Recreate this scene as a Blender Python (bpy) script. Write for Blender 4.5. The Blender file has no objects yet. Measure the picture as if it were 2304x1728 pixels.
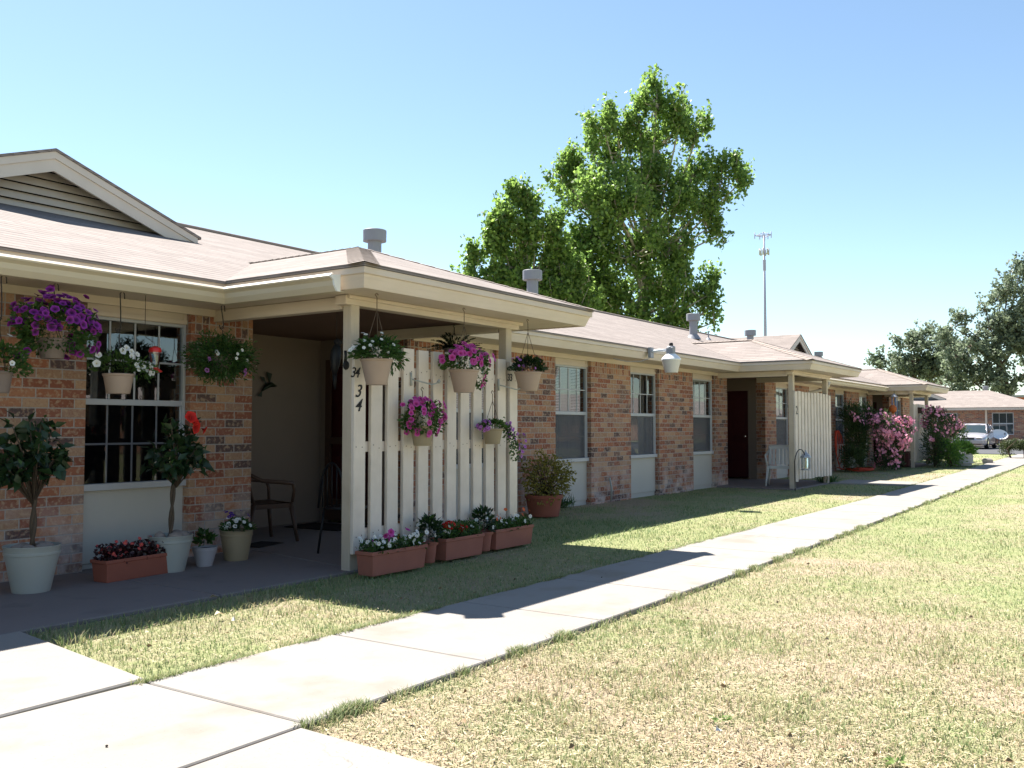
import bpy, bmesh, math, random
import numpy as np
from mathutils import Vector, Matrix
R = math.radians
rng = np.random.default_rng(7)
random.seed(7)
C = bpy.context.scene.collection
SC = bpy.context.scene

# ------------------------------------------------------------------ camera
H = 1.22                       # eye height
FPX, CX, CY = 2100.0, 1152.0, 864.0
PITCH = math.atan((961 - CY) / FPX)
YAW = math.atan((2596 - CX) / (FPX * math.cos(PITCH) + (961 - CY) * math.sin(PITCH)))
hd = np.array([math.cos(YAW), math.sin(YAW), 0.0])
rt = np.array([math.sin(YAW), -math.cos(YAW), 0.0])
uz = np.array([0, 0, 1.0])
fw = hd * math.cos(PITCH) + uz * math.sin(PITCH)
up = -hd * math.sin(PITCH) + uz * math.cos(PITCH)
CAM = np.array([0, 0, H])
cd = bpy.data.cameras.new('camera'); cam = bpy.data.objects.new('camera', cd); C.objects.link(cam)
cam.matrix_world = Matrix(((rt[0], up[0], -fw[0], 0), (rt[1], up[1], -fw[1], 0), (rt[2], up[2], -fw[2], H), (0, 0, 0, 1)))
cd.sensor_width = 36; cd.lens = FPX / 2304 * 36; cd.clip_start = .05; cd.clip_end = 3000
SC.camera = cam

# ------------------------------------------------------------------ light
SUN = Vector((.55, 1.60, 2.53)).normalized()
W = bpy.data.worlds.new('World'); SC.world = W; W.use_nodes = True
wn = W.node_tree.nodes; wl = W.node_tree.links
sky = wn.new('ShaderNodeTexSky'); sky.sky_type = 'NISHITA'; sky.sun_disc = False
sky.sun_elevation = math.asin(SUN.z); sky.sun_rotation = math.atan2(SUN.x, SUN.y)
sky.air_density = 1.0; sky.dust_density = .45; sky.ozone_density = 0.; sky.altitude = 900
wb = wn.new('ShaderNodeMix'); wb.data_type = 'RGBA'; wb.blend_type = 'MULTIPLY'; wb.inputs[0].default_value = 1.; wb.inputs[7].default_value = (.965, 1.025, 1., 1)   # the camera's cool white balance
wl.new(sky.outputs[0], wb.inputs[6]); wl.new(wb.outputs[2], wn['Background'].inputs[0]); wn['Background'].inputs[1].default_value = .065
sd = bpy.data.lights.new('sun', 'SUN'); so = bpy.data.objects.new('sun', sd); C.objects.link(so)
sd.energy = 5.0; sd.angle = R(.53); sd.color = (1, .955, .88)
so.rotation_euler = SUN.to_track_quat('Z', 'Y').to_euler()
SC.view_settings.view_transform = 'Standard'; SC.view_settings.look = 'None'
SC.view_settings.exposure = 1.66; SC.view_settings.gamma = 1
SC.cycles.max_bounces = 8; SC.cycles.transparent_max_bounces = 12
SC.cycles.use_denoising = True

# ------------------------------------------------------------------ helpers
def ray(x, y): return fw * FPX + rt * (x - CX) + up * (CY - y)
def at(x, y, Y): d = ray(x, y); return CAM + d * (Y / d[1])          # point of a photo direction on the upright plane at depth Y
def gnd(x, y, z=0.): d = ray(x, y); return CAM + d * ((z - H) / d[2])
def ppm(P): return FPX / float((np.array(P) - CAM) @ fw)
def atD(x, y, D): d = ray(x, y); return CAM + d * (D / float(d @ fw))

def tag(o, label=None, cat=None, group=None, kind=None):
    if label: o['label'] = label
    if cat: o['category'] = cat
    if group: o['group'] = group
    if kind: o['kind'] = kind
    return o
def empty(name, loc=(0, 0, 0), label=None, cat=None, group=None, rz=0):
    o = bpy.data.objects.new(name, None); C.objects.link(o); o.location = loc; o.rotation_euler = (0, 0, rz)
    o.empty_display_size = .1
    return tag(o, label, cat, group)

class MB:
    """collects shapes, builds one mesh object"""
    def __init__(s): s.v = []; s.f = []; s.m = []; s.sm = []
    def add(s, vs, fs, m=0, smooth=False):
        b = len(s.v); s.v += [tuple(map(float, q)) for q in vs]
        for f in fs: s.f.append([b + i for i in f]); s.m.append(m); s.sm.append(smooth)
        return s
    def box(s, a, b, m=0):
        x0, y0, z0 = a; x1, y1, z1 = b
        if x0 > x1: x0, x1 = x1, x0
        if y0 > y1: y0, y1 = y1, y0
        if z0 > z1: z0, z1 = z1, z0
        return s.add([(x0, y0, z0), (x1, y0, z0), (x1, y1, z0), (x0, y1, z0), (x0, y0, z1), (x1, y0, z1), (x1, y1, z1), (x0, y1, z1)],
              [(0, 3, 2, 1), (4, 5, 6, 7), (0, 1, 5, 4), (1, 2, 6, 5), (2, 3, 7, 6), (3, 0, 4, 7)], m)
    def obox(s, c, sx, sy, sz, M=None, m=0):
        M = M or Matrix.Identity(3); c = Vector(c)
        vs = [c + M @ Vector((i * sx / 2, j * sy / 2, k * sz / 2)) for k in (-1, 1) for (i, j) in ((-1, -1), (1, -1), (1, 1), (-1, 1))]
        return s.add(vs, [(0, 3, 2, 1), (4, 5, 6, 7), (0, 1, 5, 4), (1, 2, 6, 5), (2, 3, 7, 6), (3, 0, 4, 7)], m)
    def lathe(s, prof, c=(0, 0, 0), n=24, m=0, sq=None, cap0=True, cap1=True, smooth=True):
        k = len(prof); runs = [[prof[0]]]
        for j in range(1, k):                       # split the profile at sharp corners so edges stay crisp
            runs[-1].append(prof[j])
            if j < k - 1:
                a0 = math.atan2(prof[j][1] - prof[j - 1][1], prof[j][0] - prof[j - 1][0]); a1 = math.atan2(prof[j + 1][1] - prof[j][1], prof[j + 1][0] - prof[j][0])
                d = abs((a1 - a0 + math.pi) % (2 * math.pi) - math.pi)
                if d > R(32): runs.append([prof[j]])
        for run in runs:
            vs = []; fs = []
            for r, z in run:
                for i in range(n):
                    a = 2 * math.pi * i / n; vs.append((c[0] + r * math.cos(a), c[1] + r * math.sin(a), c[2] + z))
            for j in range(len(run) - 1):
                for i in range(n): fs.append((j * n + i, j * n + (i + 1) % n, (j + 1) * n + (i + 1) % n, (j + 1) * n + i))
            s.add(vs, fs, m, smooth)
        for flag, (r, z) in ((cap0, prof[0]), (cap1, prof[-1])):
            if flag: s.add([(c[0] + r * math.cos(2 * math.pi * i / n), c[1] + r * math.sin(2 * math.pi * i / n), c[2] + z) for i in range(n)], [tuple(range(n))], m)
        return s
    def tube(s, pts, r, n=8, m=0):
        pts = [Vector(p) for p in pts]
        rs = r if hasattr(r, '__len__') else [r] * len(pts)
        vs = []; prev = None
        for i, p in enumerate(pts):
            d = (pts[min(i + 1, len(pts) - 1)] - pts[max(i - 1, 0)]).normalized()
            if prev is None:
                a = d.cross(Vector((0, 0, 1)) if abs(d.z) < .9 else Vector((1, 0, 0))).normalized()
            else:
                a = (prev - d * prev.dot(d)).normalized()
            prev = a; b = d.cross(a)
            for k in range(n):
                t = 2 * math.pi * k / n
                vs.append(p + (a * math.cos(t) + b * math.sin(t)) * rs[i])
        fs = [(j * n + i, j * n + (i + 1) % n, (j + 1) * n + (i + 1) % n, (j + 1) * n + i) for j in range(len(pts) - 1) for i in range(n)]
        fs += [tuple(range(n))[::-1], tuple((len(pts) - 1) * n + i for i in range(n))]
        return s.add(vs, fs, m, True)
    def poly(s, pts, m=0): return s.add(pts, [tuple(range(len(pts)))], m)
    def slab(s, pts, t, m=0):
        """polygon with thickness t downward"""
        n = len(pts); lo = [(p[0], p[1], p[2] - t) for p in pts]
        fs = [tuple(range(n)), tuple(range(n, 2 * n))[::-1]] + [(i, n + i, n + (i + 1) % n, (i + 1) % n) for i in range(n)]
        return s.add(list(pts) + lo, fs, m)
    def build(s, name, mats, parent=None, bevel=0, seg=1):
        me = bpy.data.meshes.new(name); me.from_pydata(s.v, [], s.f)
        if not isinstance(mats, (list, tuple)): mats = [mats]
        for q in mats: me.materials.append(q)
        me.polygons.foreach_set('material_index', s.m); me.polygons.foreach_set('use_smooth', s.sm)
        me.update()
        bm = bmesh.new(); bm.from_mesh(me); bmesh.ops.recalc_face_normals(bm, faces=bm.faces); bm.to_mesh(me); bm.free()
        o = bpy.data.objects.new(name, me); C.objects.link(o)
        if parent: o.parent = parent; o.matrix_parent_inverse = Matrix.Translation(parent_world(parent)).inverted()
        if bevel:
            b = o.modifiers.new('bevel', 'BEVEL'); b.width = bevel; b.segments = seg; b.limit_method = 'ANGLE'; b.angle_limit = R(40)
        return o
def parent_world(p):
    return p.location if p.type == 'EMPTY' else Vector((0, 0, 0))     # parts keep world coordinates in their meshes
def npmesh(name, verts, faces, mats, parent=None, tint=None, midx=None, smooth=False):
    """verts (N,3), faces (M,k) numpy; tint per vertex"""
    me = bpy.data.meshes.new(name); k = faces.shape[1]; M = faces.shape[0]
    me.vertices.add(len(verts)); me.vertices.foreach_set('co', np.ascontiguousarray(verts, np.float32).ravel())
    me.loops.add(M * k); me.loops.foreach_set('vertex_index', np.ascontiguousarray(faces, np.int32).ravel())
    me.polygons.add(M); me.polygons.foreach_set('loop_start', np.arange(0, M * k, k, dtype=np.int32))
    if not isinstance(mats, (list, tuple)): mats = [mats]
    for q in mats: me.materials.append(q)
    if midx is not None: me.polygons.foreach_set('material_index', np.ascontiguousarray(midx, np.int32))
    if smooth: me.polygons.foreach_set('use_smooth', np.ones(M, bool))
    if tint is not None:
        a = me.attributes.new('tint', 'FLOAT', 'POINT'); a.data.foreach_set('value', np.ascontiguousarray(tint, np.float32))
    me.update(calc_edges=True); me.validate()
    o = bpy.data.objects.new(name, me); C.objects.link(o)
    if parent: o.parent = parent; o.matrix_parent_inverse = Matrix.Translation(parent_world(parent)).inverted()
    return o
def text_mesh(txt, name, P, size, mat, parent, shear=0., depth=.003, spacing=1.):
    """upright lettering facing -Y, centred at P"""
    cu = bpy.data.curves.new(name, 'FONT'); cu.body = txt; cu.size = size; cu.shear = shear; cu.extrude = depth
    cu.align_x = 'CENTER'; cu.align_y = 'CENTER'; cu.space_character = spacing; cu.offset = size * .004
    t = bpy.data.objects.new(name, cu); C.objects.link(t)
    dg = bpy.context.evaluated_depsgraph_get(); me = bpy.data.meshes.new_from_object(t.evaluated_get(dg))
    bpy.data.objects.remove(t)
    me.transform(Matrix.Translation(Vector(P)) @ Matrix.Rotation(R(90), 4, 'X'))
    o = bpy.data.objects.new(name, me); C.objects.link(o); me.materials.clear(); me.materials.append(mat)
    o.parent = parent; o.matrix_parent_inverse = Matrix.Translation(parent_world(parent)).inverted()
    return o

# ------------------------------------------------------------------ materials
class NT:
    def __init__(s, name):
        s.m = bpy.data.materials.new(name); s.m.use_nodes = True; s.t = s.m.node_tree; s.n = s.t.nodes
        s.b = s.n['Principled BSDF']; s.out = s.n['Material Output']
    def new(s, t, **k):
        n = s.n.new(t)
        for a, v in k.items(): setattr(n, a, v)
        return n
    def set(s, inp, v):
        if hasattr(v, 'is_linked') or hasattr(v, 'links'): s.t.links.new(v, inp)
        else: inp.default_value = v
    def math(s, op, a, b=0., c=None):
        n = s.new('ShaderNodeMath', operation=op); s.set(n.inputs[0], a); s.set(n.inputs[1], b)
        if c is not None: s.set(n.inputs[2], c)
        return n.outputs[0]
    def mix(s, f, a, b, mode='MIX'):
        n = s.new('ShaderNodeMix', data_type='RGBA', blend_type=mode); s.set(n.inputs[0], f)
        s.set(n.inputs[6], col(a)); s.set(n.inputs[7], col(b)); return n.outputs[2]
    def noise(s, scale, detail=3., vec=None, rough=.55):
        n = s.new('ShaderNodeTexNoise'); n.inputs['Scale'].default_value = scale; n.inputs['Detail'].default_value = detail
        n.inputs['Roughness'].default_value = rough
        s.set(n.inputs['Vector'], vec if vec is not None else s.pos())
        return n.outputs['Fac']
    def pos(s):
        if not hasattr(s, '_p'): s._p = s.new('ShaderNodeNewGeometry').outputs['Position']
        return s._p
    def ramp(s, f, stops, interp='LINEAR'):
        n = s.new('ShaderNodeValToRGB'); s.set(n.inputs[0], f); e = n.color_ramp.elements; n.color_ramp.interpolation = interp
        while len(e) < len(stops): e.new(.5)
        for q, (p, c) in zip(e, stops): q.position = p; q.color = col(c)
        return n.outputs[0]
    def bump(s, h, strength=.3, dist=.01):
        n = s.new('ShaderNodeBump'); s.set(n.inputs['Height'], h); n.inputs['Strength'].default_value = strength; n.inputs['Distance'].default_value = dist
        s.t.links.new(n.outputs[0], s.b.inputs['Normal'])
    def base(s, c, rough=.8, spec=.3, metal=0.):
        s.set(s.b.inputs['Base Color'], col(c)); s.set(s.b.inputs['Roughness'], rough)
        s.b.inputs['Specular IOR Level'].default_value = spec; s.b.inputs['Metallic'].default_value = metal
        return s
def col(c):
    if hasattr(c, 'links'): return c
    return (*c, 1.) if len(c) == 3 else tuple(c)

def paint(name, c, rough=.6, var=.12, scale=3., bump=.15, spec=.3, dirt=None, metal=0., grain=None):
    t = NT(name); n1 = t.noise(scale, 4); n2 = t.noise(scale * 9, 3)
    if grain:                                # brushed, weathered wood: streaks along the board
        mp = t.new('ShaderNodeMapping'); mp.inputs['Scale'].default_value = grain; t.t.links.new(t.pos(), mp.inputs['Vector']); n2 = t.noise(1., 5, mp.outputs[0], .7)
    d = tuple(x * (1 - var * 2) for x in c) if dirt is None else dirt
    cc = t.mix(t.math('MULTIPLY', t.ramp(n1, [(.35, (0, 0, 0)), (.75, (1, 1, 1))]), .7), c, d)
    cc = t.mix(t.math('MULTIPLY', n2, .35) if not grain else t.math('MULTIPLY', t.ramp(n2, [(.45, (0, 0, 0)), (.75, (1, 1, 1))]), .5), cc, tuple(x * (1 - var * (3 if grain else 1)) for x in c))
    t.base(cc, rough, spec, metal); t.bump(n2, bump, .004); return t.m

def brick_material(name, bw=.245, bh=.081, soldier=2.11, seed=0., white=0.):
    t = NT(name); sp = t.new('ShaderNodeSeparateXYZ'); t.t.links.new(t.pos(), sp.inputs[0])
    h = t.math('ADD', sp.outputs[0], t.math('MULTIPLY', sp.outputs[1], 1.0)); h = t.math('ADD', h, 200.0 + seed); z = sp.outputs[2]
    def cells(u, v, uw, vw, off):
        row = t.math('FLOOR', t.math('DIVIDE', v, vw))
        par = t.math('MULTIPLY', t.math('MODULO', row, 2.), off)
        uu = t.math('ADD', t.math('DIVIDE', u, uw), par); ci = t.math('FLOOR', uu)
        fu = t.math('FRACT', uu); fv = t.math('FRACT', t.math('DIVIDE', v, vw))
        eu = t.math('MULTIPLY', t.math('MINIMUM', fu, t.math('SUBTRACT', 1., fu)), uw)
        ev = t.math('MULTIPLY', t.math('MINIMUM', fv, t.math('SUBTRACT', 1., fv)), vw)
        return ci, row, t.math('MINIMUM', eu, ev)
    zz = t.math('ADD', z, 10. * bh)
    c1, r1, e1 = cells(h, zz, bw, bh, .5)
    c2, r2, e2 = cells(h, t.math('ADD', z, 100. - soldier), .078, .26, 0.)
    top = t.math('GREATER_THAN', z, soldier)
    def sel(a, b):
        return t.math('ADD', t.math('MULTIPLY', a, t.math('SUBTRACT', 1., top)), t.math('MULTIPLY', b, top))
    ci, ri, e = sel(c1, c2), sel(r1, r2), sel(e1, e2)
    cv = t.new('ShaderNodeCombineXYZ'); t.set(cv.inputs[0], ci); t.set(cv.inputs[1], ri); t.set(cv.inputs[2], t.math('MULTIPLY', top, 7.))
    wn_ = t.new('ShaderNodeTexWhiteNoise'); t.t.links.new(cv.outputs[0], wn_.inputs['Vector'])
    rnd = wn_.outputs['Value']
    stops = [(0., (.25, .085, .05)), (.14, (.35, .13, .07)), (.27, (.41, .185, .10)), (.40, (.37, .225, .14)),
             (.52, (.27, .10, .065)), (.63, (.45, .28, .175)), (.73, (.345, .21, .15)), (.81, (.18, .11, .09)), (.89, (.085, .062, .062))]
    bc = t.ramp(rnd, stops, 'CONSTANT')
    n1 = t.noise(26., 4); n2 = t.noise(75., 3); n3 = t.noise(1.3, 3)
    bc = t.mix(t.math('MULTIPLY', wn_.outputs['Color'], .0) if False else .45, bc, t.mix(t.math('FRACT', t.math('MULTIPLY', rnd, 37.7)), (.30, .30, .32), (1.2, 1.15, 1.1)), 'MULTIPLY') if False else bc
    bc = t.mix(t.ramp(n1, [(.50, (0, 0, 0)), (.62, (.65, .65, .65))]), bc, (.50, .36, .24))       # sandy flashing on the brick faces
    bc = t.mix(t.ramp(n2, [(.5, (0, 0, 0)), (.72, (.55, .55, .55))]), bc, (.25, .10, .075))
    bc = t.mix(.12, bc, (.27, .145, .115))
    n4 = t.noise(5., 3)
    eff = t.ramp(z, [(.0, (1, 1, 1)), (.75, (0, 0, 0))])
    bc = t.mix(t.math('MULTIPLY', t.math('MULTIPLY', eff, t.ramp(n4, [(.42, (0, 0, 0)), (.6, (1, 1, 1))])), white), bc, (.66, .57, .53))  # lime bloom near the ground
    mort = t.mix(n2, (.43, .38, .355), (.33, .285, .26))
    edge = t.math('ADD', e, t.math('MULTIPLY', t.math('SUBTRACT', n2, .5), .004))
    mk = t.ramp(t.math('MULTIPLY', edge, 100.), [(.42, (0, 0, 0)), (.62, (1, 1, 1))])
    c = t.mix(mk, mort, bc)
    t.base(c, .88, .2)
    hgt = t.math('ADD', t.math('MULTIPLY', mk, 1.), t.math('MULTIPLY', n2, .35)); t.bump(hgt, .55, .008)
    return t.m

def shingle_material(name='shingle'):
    t = NT(name); sp = t.new('ShaderNodeSeparateXYZ'); t.t.links.new(t.pos(), sp.inputs[0])
    g = t.new('ShaderNodeNewGeometry'); sn = t.new('ShaderNodeSeparateXYZ'); t.t.links.new(g.outputs['Normal'], sn.inputs[0])
    fx = t.math('GREATER_THAN', t.math('ABSOLUTE', sn.outputs[0]), t.math('ABSOLUTE', sn.outputs[1]))
    u = t.math('ADD', t.math('MULTIPLY', sp.outputs[1], fx), t.math('MULTIPLY', sp.outputs[0], t.math('SUBTRACT', 1., fx)))
    wob = t.math('MULTIPLY', t.math('SUBTRACT', t.noise(1.7, 2), .5), .020)
    v = t.math('DIVIDE', t.math('ADD', t.math('ADD', sp.outputs[2], wob), 5.), .0445)
    row = t.math('FLOOR', v); fv = t.math('FRACT', v)
    rs = t.new('ShaderNodeTexWhiteNoise', noise_dimensions='1D'); t.set(rs.inputs['W'], row)
    uu = t.math('ADD', t.math('DIVIDE', u, .30), t.math('MULTIPLY', rs.outputs['Value'], 3.)); uu = t.math('ADD', uu, 100.)
    fu = t.math('FRACT', uu)
    cv = t.new('ShaderNodeCombineXYZ'); t.set(cv.inputs[0], t.math('FLOOR', uu)); t.set(cv.inputs[1], row)
    w = t.new('ShaderNodeTexWhiteNoise'); t.t.links.new(cv.outputs[0], w.inputs['Vector'])
    n1 = t.noise(120., 2); n2 = t.noise(2.2, 4)
    c = t.ramp(w.outputs['Value'], [(0., (.255, .222, .205)), (.5, (.30, .26, .24)), (1., (.35, .305, .28))])
    c = t.mix(t.math('MULTIPLY', rs.outputs['Value'], .38), c, (.20, .168, .152)); c = t.mix(t.math('MULTIPLY', n2, .5), c, (.245, .205, .185))
    c = t.mix(t.math('MULTIPLY', n1, .5), c, (.17, .142, .13))
    butt_shade = t.ramp(fv, [(.12, (1, 1, 1)), (.32, (0, 0, 0))])  # shadow line under each shingle course, drawn into the colour
    tabs = t.math('MULTIPLY', t.ramp(t.math('MINIMUM', fu, t.math('SUBTRACT', 1., fu)), [(.008, (1, 1, 1)), (.02, (0, 0, 0))]), t.math('LESS_THAN', fv, .75))
    dk = t.math('MAXIMUM', t.math('MULTIPLY', t.math('MULTIPLY', butt_shade, t.ramp(t.noise(3.1, 3), [(.3, (.25, .25, .25)), (.7, (1, 1, 1))])), .9), t.math('MULTIPLY', tabs, .5))
    c = t.mix(dk, c, (.075, .06, .055))
    t.base(c, .93, .15)
    hgt = t.math('ADD', t.math('SUBTRACT', 1., fv), t.math('MULTIPLY', n1, .3)); t.bump(hgt, .35, .012)
    return t.m

def leaf_material(name, c0, c1, rough=.5, trans=.35, spec=.35, tr_col=None):
    t = NT(name); a = t.new('ShaderNodeAttribute', attribute_name='tint')
    c = t.mix(a.outputs['Fac'], c0, c1)
    t.base(c, rough, spec)
    tr = t.new('ShaderNodeBsdfTranslucent')
    tc = t.mix(a.outputs['Fac'], tuple(min(1, x * 1.6) for x in c0), tuple(min(1, x * 1.7) for x in c1)) if tr_col is None else tr_col
    t.set(tr.inputs[0], col(tc))
    mx = t.new('ShaderNodeMixShader'); mx.inputs[0].default_value = trans
    t.t.links.new(t.b.outputs[0], mx.inputs[1]); t.t.links.new(tr.outputs[0], mx.inputs[2]); t.t.links.new(mx.outputs[0], t.out.inputs[0])
    return t.m
def ramp_material(name, stops, rough=.6, trans=.25):
    t = NT(name); a = t.new('ShaderNodeAttribute', attribute_name='tint'); c = t.ramp(a.outputs['Fac'], stops)
    t.base(c, rough, .25)
    tr = t.new('ShaderNodeBsdfTranslucent'); t.set(tr.inputs[0], c)
    mx = t.new('ShaderNodeMixShader'); mx.inputs[0].default_value = trans
    t.t.links.new(t.b.outputs[0], mx.inputs[1]); t.t.links.new(tr.outputs[0], mx.inputs[2]); t.t.links.new(mx.outputs[0], t.out.inputs[0])
    return t.m
def glass_material(name, tint=(.75, .8, .82), fac=1.9, rough=.015, wav=.0):
    t = NT(name); t.n.remove(t.b)
    gl = t.new('ShaderNodeBsdfGlossy'); gl.inputs['Roughness'].default_value = rough; gl.inputs['Color'].default_value = (.92, .96, 1, 1)
    tr = t.new('ShaderNodeBsdfTransparent'); tr.inputs['Color'].default_value = col(tint)
    f = t.new('ShaderNodeFresnel'); f.inputs['IOR'].default_value = 1.5
    fc = t.math('MINIMUM', t.math('MULTIPLY_ADD', f.outputs[0], fac * .6, .075 * fac), 1.)
    if wav:
        b = t.new('ShaderNodeBump'); t.set(b.inputs['Height'], t.noise(2.5, 1)); b.inputs['Strength'].default_value = wav; b.inputs['Distance'].default_value = .02
        t.t.links.new(b.outputs[0], gl.inputs['Normal'])
    mx = t.new('ShaderNodeMixShader'); t.t.links.new(fc, mx.inputs[0]); t.t.links.new(tr.outputs[0], mx.inputs[1]); t.t.links.new(gl.outputs[0], mx.inputs[2])
    t.t.links.new(mx.outputs[0], t.out.inputs[0]); return t.m

M = {}
M['brick'] = brick_material('brick', bw=.222, white=.6)
M['brick_far'] = brick_material('brick_far', seed=31., white=0.)
M['shingle'] = shingle_material()
M['trim'] = paint('trim_paint', (.655, .56, .485), .55, .07, 1.6, grain=(2.2, 2.2, 45), dirt=(.56, .46, .35))
M['trim_pale'] = paint('trim_pale_paint', (.62, .56, .50), .55, .08, 2.5)
M['gutter'] = paint('gutter_metal', (.58, .50, .38), .4, .06, 2., .05, .4)
M['cap'] = paint('ridge_shingle', (.285, .235, .205), .93, .12, 6., .4)
M['panel'] = paint('panel_paint', (.50, .475, .43), .6, .06, 2., .25)
M['fence'] = paint('fence_paint', (.76, .665, .575), .65, .06, 4., .3, dirt=(.58, .50, .42), grain=(60, 60, 3.5))
M['post'] = paint('post_paint', (.56, .475, .375), .6, .08, 4., .25, dirt=(.42, .34, .26), grain=(50, 50, 3.))
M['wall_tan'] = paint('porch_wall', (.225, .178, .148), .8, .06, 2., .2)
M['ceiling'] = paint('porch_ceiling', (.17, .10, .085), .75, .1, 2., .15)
M['door'] = paint('door_red', (.055, .008, .010), .45, .1, 2., .05)
M['alu'] = paint('window_metal', (.45, .46, .49), .38, .05, 8., .03, .5)
M['vent'] = paint('vent_paint', (.27, .28, .31), .55, .08, 5., .1)
M['glass'] = glass_material('window_glass', fac=1.3)
M['glass_black'] = glass_material('low_reflect_glass', (.6, .6, .62), .25)  # lower pane of the first window, reflection cut as by an insect screen
M['screen'] = paint('insect_screen', (.055, .06, .068), .75, .05, 40., .0)
M['glass_dark'] = glass_material('window_glass_dark', (.35, .37, .4), 1.1)
M['dark'] = paint('unlit_black', (.012, .011, .012), .9, .1, 2., 0)  # near-black colour standing in for unlit interiors behind panes and louvers
M['blind'] = paint('blind_slat', (.55, .54, .50), .6, .05, 6., .05)
M['curtain'] = paint('curtain_cloth', (.70, .70, .66), .85, .06, 8., .1)
M['black'] = paint('black_metal', (.012, .012, .014), .5, .1, 6., .1)
M['nail'] = paint('rusty_nail', (.16, .10, .07), .7, .1, 9., .1)
M['number'] = paint('number_black', (.015, .013, .015), .45, .05, 9., .05)
M['rope'] = paint('hanger_wire', (.13, .09, .06), .6, .1, 9., .1)
M['chain'] = paint('dark_hook', (.035, .028, .025), .5, .1, 9., .1)
M['white_pl'] = paint('white_plastic', (.38, .39, .36), .42, .06, 5., .05, .4)
M['white_gl'] = paint('white_enamel', (.80, .81, .82), .3, .04, 3., .05, .5)
M['tan_pot'] = paint('tan_plastic', (.40, .295, .235), .55, .08, 7., .1)
M['taupe_pot'] = paint('taupe_plastic', (.215, .165, .145), .55, .08, 7., .1)
M['olive_pot'] = paint('sand_plastic', (.33, .26, .165), .55, .08, 7., .1)
M['mauve_pot'] = paint('grey_stone_pot', (.38, .36, .38), .6, .08, 7., .15)
M['terra'] = paint('terracotta', (.30, .095, .062), .7, .12, 6., .2)
M['terra_d'] = paint('terracotta_faded', (.33, .125, .09), .7, .12, 6., .2)
M['soil'] = paint('potting_soil', (.03, .02, .014), .95, .2, 25., .8)
M['rock'] = paint('pot_stone', (.30, .25, .22), .85, .15, 9., .4)
M['bark'] = paint('bark', (.10, .072, .05), .9, .2, 14., .7)
M['bark_pale'] = paint('bark_pale', (.40, .36, .28), .85, .22, 3., .4, dirt=(.17, .14, .10))
M['red'] = paint('red_plastic', (.62, .02, .018), .3, .05, 6., .05, .5)
M['clear'] = glass_material('clear_jar', (.86, .9, .9), 1.5)
M['chair_br'] = paint('brown_plastic', (.075, .042, .03), .5, .08, 6., .1)
M['chair_wh'] = paint('white_resin', (.66, .66, .64), .45, .05, 6., .05)
M['mat'] = paint('door_mat', (.022, .016, .015), .95, .2, 40., .8)
M['orange_red'] = paint('red_hose', (.50, .055, .025), .5, .1, 6., .1)
M['steel'] = paint('galvanised', (.40, .41, .44), .45, .08, 4., .05, .5, metal=.3)
M['pole'] = paint('pole_grey', (.33, .33, .45), .6, .05, 1., 0)
M['concrete_block'] = paint('concrete_block', (.33, .30, .27), .9, .12, 8., .4)
M['half_barrel'] = paint('whitewashed_tub', (.50, .48, .44), .75, .15, 7., .3)
M['tyre'] = paint('tyre_rubber', (.015, .015, .016), .8, .1, 9., .1)
M['yellow'] = paint('yellow_plastic', (.55, .33, .03), .5, .1, 6., .1)
M['orange_wall'] = paint('orange_wall', (.42, .12, .05), .8, .1, 1., .1)
M['white_trim'] = paint('white_trim', (.7, .69, .66), .6, .05, 2., .05)
t = NT('car_paint'); t.base((.50, .46, .47), .28, .5, .35); t.b.inputs['Coat Weight'].default_value = .6; M['car'] = t.m
t = NT('chrome'); t.base((.7, .7, .72), .15, .5, 1.); M['chrome'] = t.m
t = NT('car_glass'); t.base((.03, .045, .05), .05, .8); M['car_glass'] = t.m
t = NT('lamp_lens'); t.base((.62, .58, .55), .35, .5); M['lens'] = t.m

M['lf_petunia'] = leaf_material('petunia_leaf', (.025, .06, .012), (.085, .16, .035))
M['lf_dark'] = leaf_material('hibiscus_leaf', (.008, .022, .008), (.028, .06, .018), .38, .2, .45)
M['lf_green'] = leaf_material('basket_leaf', (.02, .055, .013), (.07, .14, .03))
M['lf_fern'] = leaf_material('fern_leaf', (.010, .016, .008), (.03, .045, .018), .6, .2)
M['lf_begonia'] = leaf_material('begonia_leaf', (.018, .006, .008), (.06, .018, .02), .4, .15, .45)
M['lf_yellow'] = leaf_material('yellow_shrub_leaf', (.11, .105, .02), (.27, .235, .05))
M['lf_oleander'] = leaf_material('oleander_leaf', (.018, .038, .014), (.06, .10, .03))
M['lf_bright'] = leaf_material('bright_leaf', (.05, .13, .02), (.16, .27, .05), .5, .4)
M['lf_weed'] = leaf_material('lawn_weed_leaf', (.14, .22, .07), (.26, .34, .12))
M['lf_poplar'] = leaf_material('cottonwood_leaf', (.066, .128, .036), (.225, .325, .072), .42, .55, .4)
M['lf_oak'] = leaf_material('oak_leaf', (.07, .098, .07), (.22, .26, .17), .5, .42, .4)
M['lf_hedge'] = leaf_material('hedge_leaf', (.025, .042, .016), (.08, .10, .035), .55, .25)
M['fl_purple'] = ramp_material('purple_petals', [(0, (.03, .003, .02)), (.3, (.11, .010, .12)), (1, (.34, .04, .37))])
M['fl_pink'] = ramp_material('pink_petals', [(0, (.16, .01, .05)), (.28, (.42, .03, .20)), (1, (.58, .10, .40))])
M['fl_lilac'] = ramp_material('lilac_petals', [(0, (.2, .1, .2)), (.3, (.36, .10, .42)), (1, (.50, .22, .58))])
M['fl_white'] = ramp_material('white_petals', [(0, (.45, .35, .08)), (.25, (.75, .74, .68)), (1, (.82, .82, .80))])
M['fl_red'] = ramp_material('red_petals', [(0, (.30, .005, .005)), (1, (.75, .03, .02))])
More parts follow.
